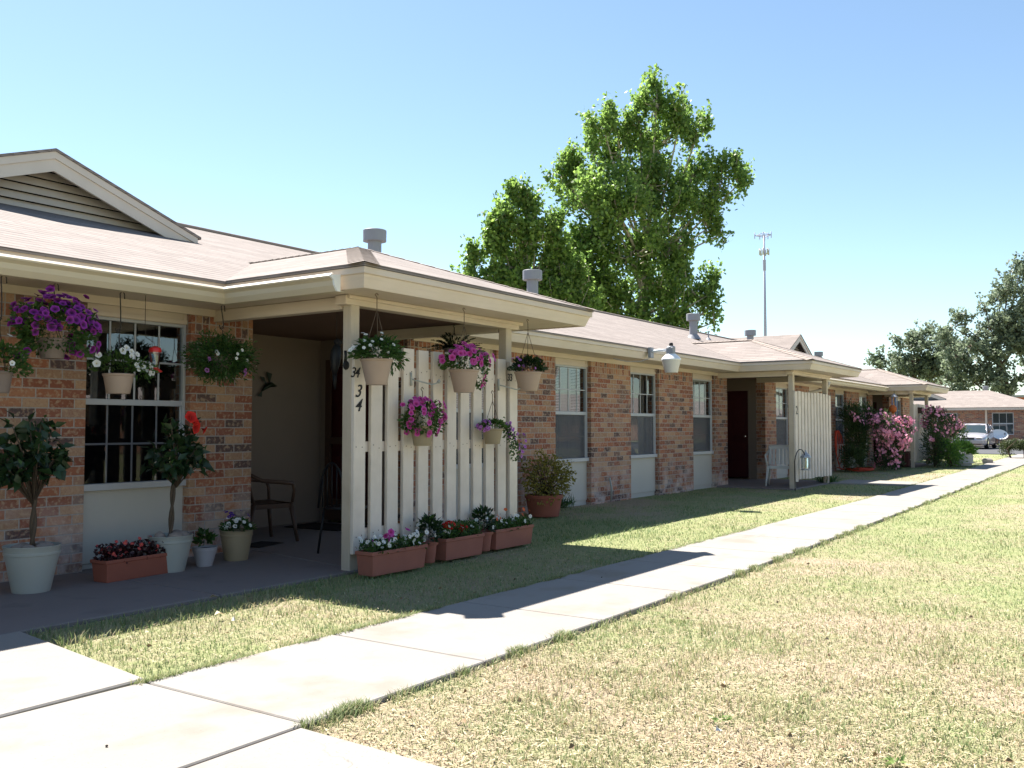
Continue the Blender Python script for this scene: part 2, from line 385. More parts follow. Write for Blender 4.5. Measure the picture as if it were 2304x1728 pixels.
M['fl_begonia'] = ramp_material('begonia_petals', [(0, (.6, .35, .08)), (.3, (.62, .07, .07)), (1, (.58, .10, .11))])
M['fl_oleander'] = ramp_material('oleander_petals', [(0, (.8, .5, .55)), (.3, (.78, .33, .45)), (1, (.76, .30, .46))])
M['fl_violet'] = ramp_material('violet_petals', [(0, (.3, .25, .1)), (.3, (.07, .02, .2)), (1, (.10, .03, .3))])
M['fl_coral'] = ramp_material('coral_petals', [(0, (.6, .2, .05)), (1, (.72, .10, .05))])

# concrete
t = NT('concrete'); n1 = t.noise(1.1, 5); n2 = t.noise(40., 4); n3 = t.noise(5., 5)
c = t.mix(n1, (.245, .224, .205), (.29, .27, .25)); c = t.mix(t.math('MULTIPLY', n2, .3), c, (.21, .19, .168))
c = t.mix(t.ramp(n3, [(.58, (0, 0, 0)), (.75, (.35, .35, .35))]), c, (.21, .175, .15))
vo = t.new('ShaderNodeTexVoronoi', feature='DISTANCE_TO_EDGE'); vo.inputs['Scale'].default_value = .55
wv = t.new('ShaderNodeVectorMath', operation='ADD'); nz = t.new('ShaderNodeTexNoise'); nz.inputs['Scale'].default_value = 3.; nz.inputs['Detail'].default_value = 6; t.t.links.new(t.pos(), nz.inputs['Vector'])
t.t.links.new(t.pos(), wv.inputs[0]); t.t.links.new(nz.outputs['Color'], wv.inputs[1]); t.t.links.new(wv.outputs[0], vo.inputs['Vector'])
ck = t.math('MULTIPLY', t.ramp(vo.outputs['Distance'], [(.001, (1, 1, 1)), (.005, (0, 0, 0))]), t.ramp(t.noise(.35, 2), [(.52, (0, 0, 0)), (.58, (1, 1, 1))]))
c = t.mix(t.math('MULTIPLY', ck, .55), c, (.10, .085, .07))                                     # a few hairline cracks
c = t.mix(t.ramp(t.noise(1.7, 6), [(.55, (0, 0, 0)), (.68, (.55, .55, .55))]), c, (.20, .165, .13))   # soil and rust stains
c = t.mix(t.ramp(t.noise(95., 2), [(.66, (0, 0, 0)), (.72, (.6, .6, .6))]), c, (.13, .115, .10))      # exposed grit
t.base(c, .9, .2); t.bump(n2, .25, .004); M['concrete'] = t.m
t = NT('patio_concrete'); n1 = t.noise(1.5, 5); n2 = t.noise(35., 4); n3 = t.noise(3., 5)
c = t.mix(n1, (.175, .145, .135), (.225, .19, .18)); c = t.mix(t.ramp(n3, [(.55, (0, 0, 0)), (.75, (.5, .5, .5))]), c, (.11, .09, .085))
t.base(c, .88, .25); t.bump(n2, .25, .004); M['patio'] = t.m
t = NT('asphalt'); n2 = t.noise(30., 4); c = t.mix(n2, (.06, .06, .065), (.10, .10, .105)); t.base(c, .9, .2); M['asphalt'] = t.m

# ------------------------------------------------------------------ numpy noise for the lawn
def vnoise(x, y, s, seed):
    g = np.random.default_rng(seed).random((64, 64)); x = x / s + 17.3; y = y / s + 9.1
    xi = np.floor(x).astype(int); yi = np.floor(y).astype(int); fx = x - xi; fy = y - yi
    fx = fx * fx * (3 - 2 * fx); fy = fy * fy * (3 - 2 * fy)
    a = g[xi % 64, yi % 64]; b = g[(xi + 1) % 64, yi % 64]; c_ = g[xi % 64, (yi + 1) % 64]; d = g[(xi + 1) % 64, (yi + 1) % 64]
    return (a * (1 - fx) + b * fx) * (1 - fy) + (c_ * (1 - fx) + d * fx) * fy
def dryness(x, y):
    n = .45 * vnoise(x, y, 2.6, 1) + .33 * vnoise(x, y, .9, 2) + .22 * vnoise(x, y, .33, 3)
    bare = np.exp(-(((x - 3.7) / 1.9) ** 2 + ((y - 1.7) / 1.2) ** 2)) * .42
    strip = np.exp(-(((x - 11.) / 3.) ** 2 + ((y - 4.6) / .45) ** 2)) * .18
    green = .22 * (y > 4.0) * (y < 5.7) * np.clip((7.2 - x) / 1.5, 0, 1)
    return np.clip((n - .5) * 1.45 + .36 + bare + strip - green, 0, 1)
SWX = [-30., 8., 15.6, 28., 36., 48.]
SWR = [2.92, 2.91, 3.06, 3.36, 3.58, 3.95]
SWL = [4.05, 4.02, 4.06, 4.42, 4.72, 5.1]
def sw_r(x): return np.interp(x, SWX, SWR)
def sw_l(x): return np.interp(x, SWX, SWL)

# ------------------------------------------------------------------ ground
t = NT('lawn_soil'); a = t.new('ShaderNodeAttribute', attribute_name='tint')
n1 = t.noise(60., 4); n2 = t.noise(9., 4); n4 = t.noise(.9, 5); n5 = t.noise(170., 2)
gr = t.mix(n2, (.22, .25, .11), (.31, .32, .16)); dr = t.mix(n1, (.27, .21, .15), (.43, .355, .25))
f = t.math('ADD', a.outputs['Fac'], t.math('MULTIPLY', t.math('SUBTRACT', n2, .5), .8))
c = t.mix(t.ramp(f, [(.3, (0, 0, 0)), (.75, (1, 1, 1))]), gr, dr)
c = t.mix(t.ramp(n5, [(.5, (0, 0, 0)), (.72, (.5, .5, .5))]), c, (.17, .135, .08))
t.base(c, .95, .1); t.bump(n1, .9, .03); M['lawn'] = t.m
xs = np.concatenate([np.array([-60, -20, -6.]), np.arange(-2, 46, .2), np.array([50, 60, 80, 120, 250, 600, 1500.])])
ys = np.concatenate([np.array([-1200, -400, -150, -60, -30.]), np.arange(-16, 9.4, .2), np.array([12., 20, 40, 80, 200, 600, 1500])])
gx, gy = np.meshgrid(xs, ys, indexing='ij')
nx, ny = gx.shape
gz = -.03 + .012 * (vnoise(gx, gy, .8, 5) - .5)
ii = np.arange(nx * ny).reshape(nx, ny)
fq = np.stack([ii[:-1, :-1], ii[1:, :-1], ii[1:, 1:], ii[:-1, 1:]], -1).reshape(-1, 4)
tag(npmesh('ground', np.stack([gx, gy, gz], -1).reshape(-1, 3), fq, M['lawn'], tint=dryness(gx, gy).ravel(), smooth=True), kind='structure')

# sidewalk slabs
mb = MB(); g = .006
x = 1.3 - 1.25 * 8
while x < 47.5:
    x1 = x + 1.25
    if abs(x - 1.3) < .01: x1 = 2.74
    mb.slab([(x + g, sw_r(x), 0.), (x1 - g, sw_r(x1), 0.), (x1 - g, sw_l(x1), 0.), (x + g, sw_l(x), 0.)], .1)
    x = x1
sw = tag(mb.build('sidewalk', M['concrete'], bevel=.006), kind='structure')
mb = MB()
mb.slab([(1.3, sw_l(2) + .014, .002), (2.78, 4.06 + .014, .002), (2.99, 5.62, .002), (1.35, 5.62, .002)], .1)
for k in range(3):
    y1 = 2.895 - 1.25 * k - .008; mb.slab([(1.3, y1 - 1.232, .003), (2.66, y1 - 1.232, .003), (2.69, y1, .003), (1.3, y1, .003)], .1)
tag(mb.build('path', M['concrete'], bevel=.008), kind='structure')
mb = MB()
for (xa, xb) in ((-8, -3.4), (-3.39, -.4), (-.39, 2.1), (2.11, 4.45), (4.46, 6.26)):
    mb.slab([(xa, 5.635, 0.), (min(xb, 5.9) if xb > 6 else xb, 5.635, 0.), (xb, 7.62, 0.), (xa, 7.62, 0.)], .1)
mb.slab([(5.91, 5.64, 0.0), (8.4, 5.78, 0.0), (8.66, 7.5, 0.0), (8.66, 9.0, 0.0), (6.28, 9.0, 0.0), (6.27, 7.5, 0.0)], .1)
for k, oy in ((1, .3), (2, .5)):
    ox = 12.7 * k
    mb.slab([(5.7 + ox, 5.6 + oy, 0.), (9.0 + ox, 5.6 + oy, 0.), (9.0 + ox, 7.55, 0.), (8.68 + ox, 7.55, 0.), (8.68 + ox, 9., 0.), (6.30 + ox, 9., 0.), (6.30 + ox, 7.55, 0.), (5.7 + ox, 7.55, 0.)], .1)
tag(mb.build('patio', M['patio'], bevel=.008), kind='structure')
mb = MB()
mb.slab([(21.15, 4.22, .001), (22.35, 4.25, .001), (22.5, 5.89, .001), (20.9, 5.89, .001)], .1)
tag(mb.build('porch_walk', M['concrete'], bevel=.008), kind='structure')
mb = MB(); mb.slab([(47.8, -40, -.005), (63., -40, -.005), (63., 60, -.005), (47.8, 60, -.005)], .06)
tag(mb.build('road', M['asphalt']), kind='structure')
mb = MB(); mb.slab([(63., -40, .1), (63.5, -40, .1), (63.5, 60, .1), (63., 60, .1)], .2)
tag(mb.build('kerb', M['concrete']), kind='structure')

# ------------------------------------------------------------------ the brick row
ROW = empty('apartment_row', (4, 7.5, 0), 'long single storey brick apartment row with tan shingled roof and three porches', 'building')
S = 1 / 3.
EZ, EY, RY = 2.53, 6.85, 12.0
RZ = EZ + S * (RY - EY)
XL, XR = -12.0, 38.0
P0 = [(0., 0.), (12.70, .25), (25.1, .48)]           # porch offsets
PX0, PX1, PY = 5.42, 9.12, 5.15
# windows: (x0,x1)
bays = []
for k in range(-1, 3):
    o = 12.72 * k
    for (a, b) in ((9.45, 10.54), (12.09, 13.18), (14.57, 15.70), (17.24, 18.37)): bays.append((a + o, b + o))
bays = [b for b in bays if b[0] > 0.5 and b[1] < 37.2]
bays[1] = (4.50, 5.545)
rec = [(6.28, 8.66), (19.04, 21.40), (31.6, 33.9)]
# brick piers
mb = MB(); cuts = sorted(bays + rec); x = XL
for a, b in cuts + [(XR - .45, XR - .45)]:
    if a - x > .05: mb.box((x, 7.5, -.1), (a, 7.72, 2.345))
    x = b
mb.box((XR - .5, 7.53, -.1), (XR - .43, 16.4, 2.345))
mb.box((XL, 16.2, -.1), (XR - .5, 16.4, 2.345))
mb.build('brick_wall', M['brick'], ROW)
def window(x0, x1, kind, parent, ny=7.60, z0=.70, z1=2.19, muntin=3, blind=True, curt=False, dark=False, reflect=M['glass']):
    zm = z0 + (z1 - z0) * .50
    f = MB(); w = .028
    f.box((x0, ny - .03, z0), (x0 + w, ny + .03, z1)); f.box((x1 - w, ny - .03, z0), (x1, ny + .03, z1))
    f.box((x0 + w, ny - .03, z1 - w), (x1 - w, ny + .03, z1)); f.box((x0 - .01, ny - .06, z0 - .03), (x1 + .01, ny + .03, z0 + w))
    f.box((x0 + w, ny - .025, zm - .03), (x1 - w, ny + .012, zm + .022))
    f.box((x0 + w, ny - .012, z0 + w), (x0 + w + .018, ny + .005, zm - .03)); f.box((x1 - w - .018, ny - .012, z0 + w), (x1 - w, ny + .005, zm - .03))
    iw = (x1 - x0 - 2 * w) / (muntin + 1)
    for (za, zb, yy) in ((zm + .022, z1 - w, ny + .001), (z0 + w, zm - .03, ny + .022)):
        for k in range(1, muntin + 1):
            xx = x0 + w + iw * k; f.box((xx - .009, yy - .006, za), (xx + .009, yy + .002, zb))
        zz = (za + zb) / 2
        f.box((x0 + w, yy - .005, zz - .009), (x1 - w, yy + .0015, zz + .009))
    fr = f.build('window', M['alu'], parent, bevel=.003)
    g = MB(); g.poly([(x0 + w, ny + .004, zm + .02), (x1 - w, ny + .004, zm + .02), (x1 - w, ny + .004, z1 - w), (x0 + w, ny + .004, z1 - w)])
    g.build('upper_pane', reflect, fr)
    g = MB(); g.poly([(x0 + w, ny + .010, z0 + w), (x1 - w, ny + .010, z0 + w), (x1 - w, ny + .010, zm - .02), (x0 + w, ny + .010, zm - .02)])
    g.build('lower_pane', M['glass_black'] if kind == 'clear' else M['glass_dark'], fr)
    if kind == 'screen':
        g = MB(); g.box((x0 + w + .018, ny - .006, z0 + w), (x1 - w - .018, ny - .003, zm - .03)); 
        g.build('insect_screen', M['screen_m'], fr)
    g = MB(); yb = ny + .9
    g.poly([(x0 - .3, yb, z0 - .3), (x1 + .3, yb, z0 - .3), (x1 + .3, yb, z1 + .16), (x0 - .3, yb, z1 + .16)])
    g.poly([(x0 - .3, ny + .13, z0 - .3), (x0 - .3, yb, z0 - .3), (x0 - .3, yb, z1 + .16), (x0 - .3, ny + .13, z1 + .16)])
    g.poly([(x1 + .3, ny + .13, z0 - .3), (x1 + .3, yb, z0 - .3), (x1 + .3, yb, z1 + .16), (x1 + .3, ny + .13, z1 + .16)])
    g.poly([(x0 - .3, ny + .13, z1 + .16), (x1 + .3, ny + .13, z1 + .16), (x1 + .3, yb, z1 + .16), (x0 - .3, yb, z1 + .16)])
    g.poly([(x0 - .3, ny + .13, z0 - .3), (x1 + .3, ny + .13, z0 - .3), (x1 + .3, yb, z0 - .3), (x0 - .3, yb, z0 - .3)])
    g.build('unlit_room_box', M['dark'], fr)  # near-black box, the darkness of the unlit room put into its colour
    if blind:
        g = MB(); z = z1 - .05; zb = zm - .1 if blind == 'half' else z0 + .05
        while z > zb:
            g.obox(((x0 + x1) / 2, ny + .075, z), x1 - x0 - .08, .024, .0015, Matrix.Rotation(R(38), 3, 'X')); z -= .024
        for q in (.15, .85): g.box((x0 + (x1 - x0) * q - .001, ny + .06, zb), (x0 + (x1 - x0) * q + .001, ny + .062, z1 - .04))
        g.box((x0 + .04, ny + .06, z1 - .05), (x1 - .04, ny + .09, z1 - .025)); g.build('blind', M['blind'], fr)
    if curt:
        g = MB(); n = 26; xa, xb = x0 + (x1 - x0) * curt[0], x0 + (x1 - x0) * curt[1]
        top = [(xa + (xb - xa) * i / n, ny + .13 + .012 * math.sin(i * 1.9), z1 - .03) for i in range(n + 1)]
        bot = [(xa + (xb - xa) * i / n * .92, ny + .13 + .022 * math.sin(i * 1.9 + .3), z0 + .08) for i in range(n + 1)]
        g.add(top + bot, [(i, i + 1, n + 2 + i, n + 1 + i) for i in range(n)], 0, True); g.build('curtain', M['curtain'], fr)
    return fr
# insect screen: dark mesh that lets part of what is behind show through
t = NT('screen_mesh'); tr = t.new('ShaderNodeBsdfTransparent'); mx = t.new('ShaderNodeMixShader'); mx.inputs[0].default_value = .42
t.base((.13, .135, .155), .6, .4)
t.t.links.new(tr.outputs[0], mx.inputs[1]); t.t.links.new(t.b.outputs[0], mx.inputs[2]); t.t.links.new(mx.outputs[0], t.out.inputs[0]); M['screen_m'] = t.m
for i, (a, b) in enumerate(bays):
    hd_ = MB(); hd_.box((a, 7.575, 2.192), (b, 7.62, 2.345)); hd_.box((a, 7.56, 2.196), (b, 7.575, 2.235)); hd_.box((a, 7.56, 2.305), (b, 7.575, 2.345)); hd_.box((b - .04, 7.565, 2.235), (b - .002, 7.575, 2.305))
    hd_.build('header_panel', M['trim'], ROW)
    pn = MB(); pn.box((a, 7.585, .045), (b, 7.62, .668)); pn.box((a, 7.60, -.1), (b, 7.63, .045)); pn.build('infill_panel', M['panel'], ROW, bevel=.003)
    first = (i == 1)
    window(a, b, 'clear' if first else 'screen', ROW, blind=(False if first else (True if (b < 14 or b > 16.5) else False)),
           curt=None if first else ((.45, .75) if i % 3 == 0 else None))
# recess walls + doors
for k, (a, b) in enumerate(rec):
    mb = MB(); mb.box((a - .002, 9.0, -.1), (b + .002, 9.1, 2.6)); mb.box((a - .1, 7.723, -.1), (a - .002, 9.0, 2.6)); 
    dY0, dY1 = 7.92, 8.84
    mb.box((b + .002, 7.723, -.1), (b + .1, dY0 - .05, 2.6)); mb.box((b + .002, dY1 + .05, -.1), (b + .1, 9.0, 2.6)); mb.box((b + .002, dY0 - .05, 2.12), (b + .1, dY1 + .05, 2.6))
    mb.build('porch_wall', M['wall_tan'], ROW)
    d = MB(); d.box((b + .03, dY0, .03), (b + .07, dY1, 2.08))
    for (za, zb) in ((.15, .85), (1.0, 1.9)):
        for (ya, yb) in ((dY0 + .1, dY0 + .4), (dY0 + .52, dY0 + .82)): d.box((b + .022, ya, za), (b + .03, yb, zb))
    do = d.build('door', M['door'], ROW, bevel=.004)
    h = MB(); h.lathe([(.004, 0), (.028, .012), (.03, .035), (.018, .05)], (0, 0, 0), 12)
    h.v = [(b + .022 - z, dY0 + .08 + x_, 1.0 + y_) for (x_, y_, z) in h.v]; h.build('handle', M['chrome'], do)
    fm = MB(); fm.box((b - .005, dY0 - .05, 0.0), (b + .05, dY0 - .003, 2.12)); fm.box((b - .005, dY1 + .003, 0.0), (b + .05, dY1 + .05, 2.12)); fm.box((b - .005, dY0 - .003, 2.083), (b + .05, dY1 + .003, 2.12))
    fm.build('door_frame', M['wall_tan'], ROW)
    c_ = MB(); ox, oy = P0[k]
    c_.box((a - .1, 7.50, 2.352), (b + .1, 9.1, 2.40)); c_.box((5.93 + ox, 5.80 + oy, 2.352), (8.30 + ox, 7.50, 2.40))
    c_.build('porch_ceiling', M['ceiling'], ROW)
    if k == 0:
        s = MB()   # white framed storm door in front of the door
        s.box((b - .045, dY0 - .02, .03), (b - .015, dY0 + .07, 2.09)); s.box((b - .045, dY1 - .07, .03), (b - .015, dY1 + .02, 2.09)); s.box((b - .045, dY0 + .07, 1.0), (b - .015, dY1 - .07, 1.09)); s.box((b - .045, dY0 + .07, .03), (b - .015, dY1 - .07, .3)); s.box((b - .045, dY0 + .07, 2.0), (b - .015, dY1 - .07, 2.09))
        s.build('storm_door', M['chair_br'], ROW)
# roof
def roof(name, polys, parent, thick=.028):
    mb = MB()
    for p in polys: mb.slab(p, thick)
    return mb.build(name, M['shingle'], parent)
hx = XR - (RY - EY)
roof('roof', [[(XL, EY, EZ), (XR, EY, EZ), (hx, RY, RZ), (XL, RY, RZ)],
              [(XL, RY, RZ), (hx, RY, RZ), (XR, 2 * RY - EY, EZ), (XL, 2 * RY - EY, EZ)],
              [(XR, EY, EZ), (XR, 2 * RY - EY, EZ), (hx, RY, RZ)]], ROW)
cp = MB(); cp.tube([(XL, RY, RZ + .012), (hx, RY, RZ + .012)], .035, 6); cp.build('ridge_cap', M['cap'], ROW)
for k, (ox, oy) in enumerate(P0):
    a, b, y0 = PX0 + ox, PX1 + ox, PY + oy; hw = (b - a) / 2; xm = (a + b) / 2; zr = EZ + S * hw; yv = EY + hw; e = .006
    pr = roof('porch_roof', [[(a, y0, EZ + e), (xm, y0 + hw, zr + e), (xm, yv, zr + e), (a, EY, EZ + e)],
                        [(b, y0, EZ + e), (b, EY, EZ + e), (xm, yv, zr + e), (xm, y0 + hw, zr + e)],
                        [(a, y0, EZ + e), (b, y0, EZ + e), (xm, y0 + hw, zr + e)]], ROW)
    hp = MB()
    for (p, q) in (((a, y0, EZ), (xm, y0 + hw, zr)), ((b, y0, EZ), (xm, y0 + hw, zr)), ((xm, y0 + hw, zr), (xm, yv + .1, zr))):
        n = 16
        for i in range(n):                       # overlapping cap shingles
            u0, u1 = i / n, (i + 1.18) / n
            A = Vector(p).lerp(Vector(q), u0) + Vector((0, 0, .016)); B = Vector(p).lerp(Vector(q), min(u1, 1)) + Vector((0, 0, .010))
            d = (B - A).normalized(); sd_ = d.cross(Vector((0, 0, 1))).normalized() * .13
            dr_ = Vector((0, 0, -.0435 if abs(d.z) < .05 else -.0305))
            hp.add([A - sd_ + dr_, A, A + sd_ + dr_, B - sd_ + dr_, B, B + sd_ + dr_], [(0, 1, 4, 3), (1, 2, 5, 4)])
    hp.build('hip_cap', M['cap'], pr)
# fascia swept along the whole front eave with mitres
path = [(XL, EY)]
for ox, oy in P0:
    path += [(PX0 + ox, EY), (PX0 + ox, PY + oy), (PX1 + ox, PY + oy), (PX1 + ox, EY)]
path += [(XR, EY), (XR, 2 * RY - EY)]
def sweep(path, prof, mat, name, parent, closed_prof=True):
    P = [Vector((p[0], p[1])) for p in path]; n = len(P); rows = []
    for i in range(n):
        d0 = (P[i] - P[i - 1]).normalized() if i else None; d1 = (P[i + 1] - P[i]).normalized() if i < n - 1 else None
        o0 = Vector((d0.y, -d0.x)) if d0 else None; o1 = Vector((d1.y, -d1.x)) if d1 else None
        if o0 is None: m_ = o1
        elif o1 is None: m_ = o0
        else: m_ = (o0 + o1) / (1 + o0.dot(o1))
        rows.append([(P[i].x + m_.x * q[0], P[i].y + m_.y * q[0], q[1]) for q in prof])
    k = len(prof); mb = MB()
    for i in range(n - 1):
        mb.add(rows[i] + rows[i + 1], [(j, (j + 1) % k, k + (j + 1) % k, k + j) for j in range(k)])
    mb.add(rows[0], [tuple(range(k))]); mb.add(rows[-1], [tuple(range(k))])
    return mb.build(name, mat, parent)
sweep(path, [(-.012, EZ - .024), (-.012, EZ - .075), (-.032, EZ - .082), (-.072, EZ - .185), (-.10, EZ - .185), (-.06, EZ - .024)], M['trim'], 'fascia', ROW)
# soffits
mb = MB(); zs = EZ - .178
segs = []; x = XL
for ox, oy in P0: segs.append((x, PX0 + ox + .06)); x = PX1 + ox - .06
segs.append((x, XR - .08))
for a, b in segs: mb.box((a, EY + .07, zs), (b, 7.60, zs + .02))
for ox, oy in P0:
    a, b, y0 = PX0 + ox + .075, PX1 + ox - .075, PY + oy + .075
    mb.box((a, y0, zs + .002), (b, 5.80 + oy, zs + .022)); mb.box((a, 5.80 + oy, zs + .002), (5.93 + ox, 7.5, zs + .022)); mb.box((8.30 + ox, 5.80 + oy, zs + .002), (b, 7.5, zs + .022))
    mb.box((a, 7.5, zs + .001), (6.18 + ox, 7.6, zs + .021)); mb.box((8.76 + ox, 7.5, zs + .001), (b, 7.6, zs + .021))
mb.build('soffit', M['trim'], ROW)
fz = MB()    # frieze board along the wall head
for a, b in ((XL, 6.2), (8.74, 18.95), (21.5, 31.5), (34., XR - .5)): fz.box((a, 7.47, 2.285), (b, 7.4985, 2.353))
fz.build('frieze_board', M['trim'], ROW)
# gutters (first eave and left side of first porch)
def gutter(p, name='gutter'):
    g_ = EZ - .04; prof = [(-.06, g_ - .17), (.03, g_ - .17), (.062, g_ - .125), (.070, g_ - .085), (.104, g_ - .062), (.108, g_ - .050), (.072, g_ - .026), (.068, g_ - .036), (.062, g_ - .085), (.056, g_ - .122), (.026, g_ - .164), (-.06, g_ - .164)]
    return sweep(p, prof, M['gutter'], name, ROW)
gutter([(XL, EY), (PX0, EY), (PX0, PY + .28)])
eb = MB(); eb.add([(PX0 - q, PY + yy, EZ + z) for yy in (.262, .28) for (q, z) in ((.0, -.212), (.034, -.212), (.066, -.166), (.074, -.125), (.108, -.10), (.11, -.088), (.0, -.07))], [tuple(range(7)), tuple(range(7, 14))] + [(i, (i + 1) % 7, 7 + (i + 1) % 7, 7 + i) for i in range(7)]); eb.build('gutter_end', M['white_gl'], ROW)
gutter([(PX1 + 12.7, EY), (P0[2][0] + PX0, EY)])
# posts and beams
for ox, oy in P0:
    for xx in (5.80, 8.13):
        p = MB(); p.box((xx + ox, 5.66 + oy, -.05), (xx + .105 + ox, 5.76 + oy, 2.352)); p.build('post', M['post'], ROW, bevel=.006)
    bm_ = MB(); bm_.box((5.72 + ox, 5.645 + oy, 2.27), (8.36 + ox, 5.775 + oy, 2.350)); bm_.box((5.74 + ox, 5.62 + oy, 2.318), (8.40 + ox, 5.645 + oy, 2.352))
    bm_.box((5.795 + ox, 5.776 + oy, 2.24), (5.905 + ox, 7.495, 2.350)); bm_.box((8.125 + ox, 5.776 + oy, 2.24), (8.235 + ox, 7.495, 2.350))
    bm_.build('porch_beam', M['trim'], ROW, bevel=.004)
# roof vents
for (px, py, D) in ((843, 541, 14.3), (1198, 628, 17.2), (1560, 720, 24.3), (1688, 754, 29.6), (1842, 800, 39.6)):
    P = atD(px, py, D); z0 = EZ + S * (min(P[1], 2 * RY - P[1]) - EY); P = np.array([P[0], P[1]])
    zt = atD(px, py, D)[2] + .10
    v = MB(); v.lathe([(.105, z0 - .15), (.105, zt - .12)], (P[0], P[1], 0), 20); v.lathe([(.2, z0 - .02 - .0), (.12, z0 + .10)], (P[0], P[1] - .0, 0), 16)
    vo = v.build('roof_vent', M['vent'], ROW)
    q = MB(); q.lathe([(.10, zt - .121), (.178, zt - .118), (.180, zt + .05), (.174, zt + .056), (.02, zt + .06)], (P[0], P[1], 0), 32); q.build('vent_cap', M['vent'], vo)
P = atD(1594, 764, 26.5); sp_ = MB(); sp_.lathe([(.02, -.2), (.02, .22)], (P[0], P[1], EZ + S * (P[1] - EY)), 8); sp_.lathe([(.09, -.01), (.025, .06)], (P[0], P[1], EZ + S * (P[1] - EY)), 10); sp_.build('roof_vent', M['vent'], ROW)
# gables on the roof
def gable(xc, Yg, hw, parent, zap):
    zb = EZ + S * (Yg - EY); s = (zap - zb) / hw; yb = RY + 1.
    g = MB(); t_ = .022
    g.slab([(xc - hw - .02, Yg - .28, zb - .008), (xc, Yg - .28, zap), (xc, yb, zap), (xc - hw - .02, yb, zb - .008)], .03)
    g.slab([(xc + hw + .02, Yg - .28, zb - .008), (xc + hw + .02, yb, zb - .008), (xc, yb, zap), (xc, Yg - .28, zap)], .03)
    gr_ = g.build('gable', M['shingle'], parent)
    rk = MB()
    for sg in (-1, 1):
        for (d0, d1, ya, yb_) in ((.030, .105, -.265, -.235), (.105, .235, -.245, -.215)):
            n_ = Vector((s, 1)).normalized()
            A = [(xc, Yg + ya, zap - d0 * 1.06), (xc, Yg + ya, zap - d1 * 1.06), (xc + sg * (hw - .02), Yg + ya, zb - d1 * 1.06 + .02 * s), (xc + sg * (hw - .02), Yg + ya, zb - d0 * 1.06 + .02 * s)]
            B = [(p[0], Yg + yb_, p[2]) for p in A]
            rk.add(A + B, [(0, 1, 2, 3), (7, 6, 5, 4), (0, 4, 5, 1), (1, 5, 6, 2), (2, 6, 7, 3), (3, 7, 4, 0)])
    rk.build('rake_board', M['trim_pale'], gr_)
    lv = MB(); z = zb - .2
    while z < zap - .12:
        w = (zap - .09 - z) / s - .02
        w1 = max((zap - .09 - z - .095) / s - .02, .0)
        if w > .05: lv.add([(xc - w, Yg - .0, z), (xc + w, Yg - .0, z), (xc + w1, Yg + .07, z + .095), (xc - w1, Yg + .07, z + .095), (xc - w, Yg + .012, z), (xc + w, Yg + .012, z)], [(0, 1, 2, 3), (0, 4, 5, 1)])
        z += .095
    lv.build('louver', M['trim_pale'], gr_)
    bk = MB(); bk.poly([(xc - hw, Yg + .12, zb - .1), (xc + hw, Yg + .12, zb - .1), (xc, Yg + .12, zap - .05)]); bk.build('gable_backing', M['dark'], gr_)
gable(5.49, 10.1, 1.88, ROW, 4.27)
gable(32.0, 10.2, 1.55, ROW, 4.42)
# downspout by the second porch
ex = at(1864, 868, 6.78)[0]; d = MB(); d.tube([(ex, 6.78, 2.36), (ex, 6.78, 2.27), (ex - .05, 6.9, 2.17), (ex - .25, 7.3, 2.06), (ex - .3, 7.44, 1.98), (ex - .3, 7.45, 1.9), (ex - .3, 7.45, .1)], .042, 10); d.build('downspout', M['gutter'], ROW)
P = gnd(1397, 1128); d = MB(); d.tube([(P[0], 7.44, .0), (P[0] - .02, 7.42, .2), (P[0] - .05, 7.44, .38)], .017, 8); d.build('drain_pipe', M['white_pl'], ROW)
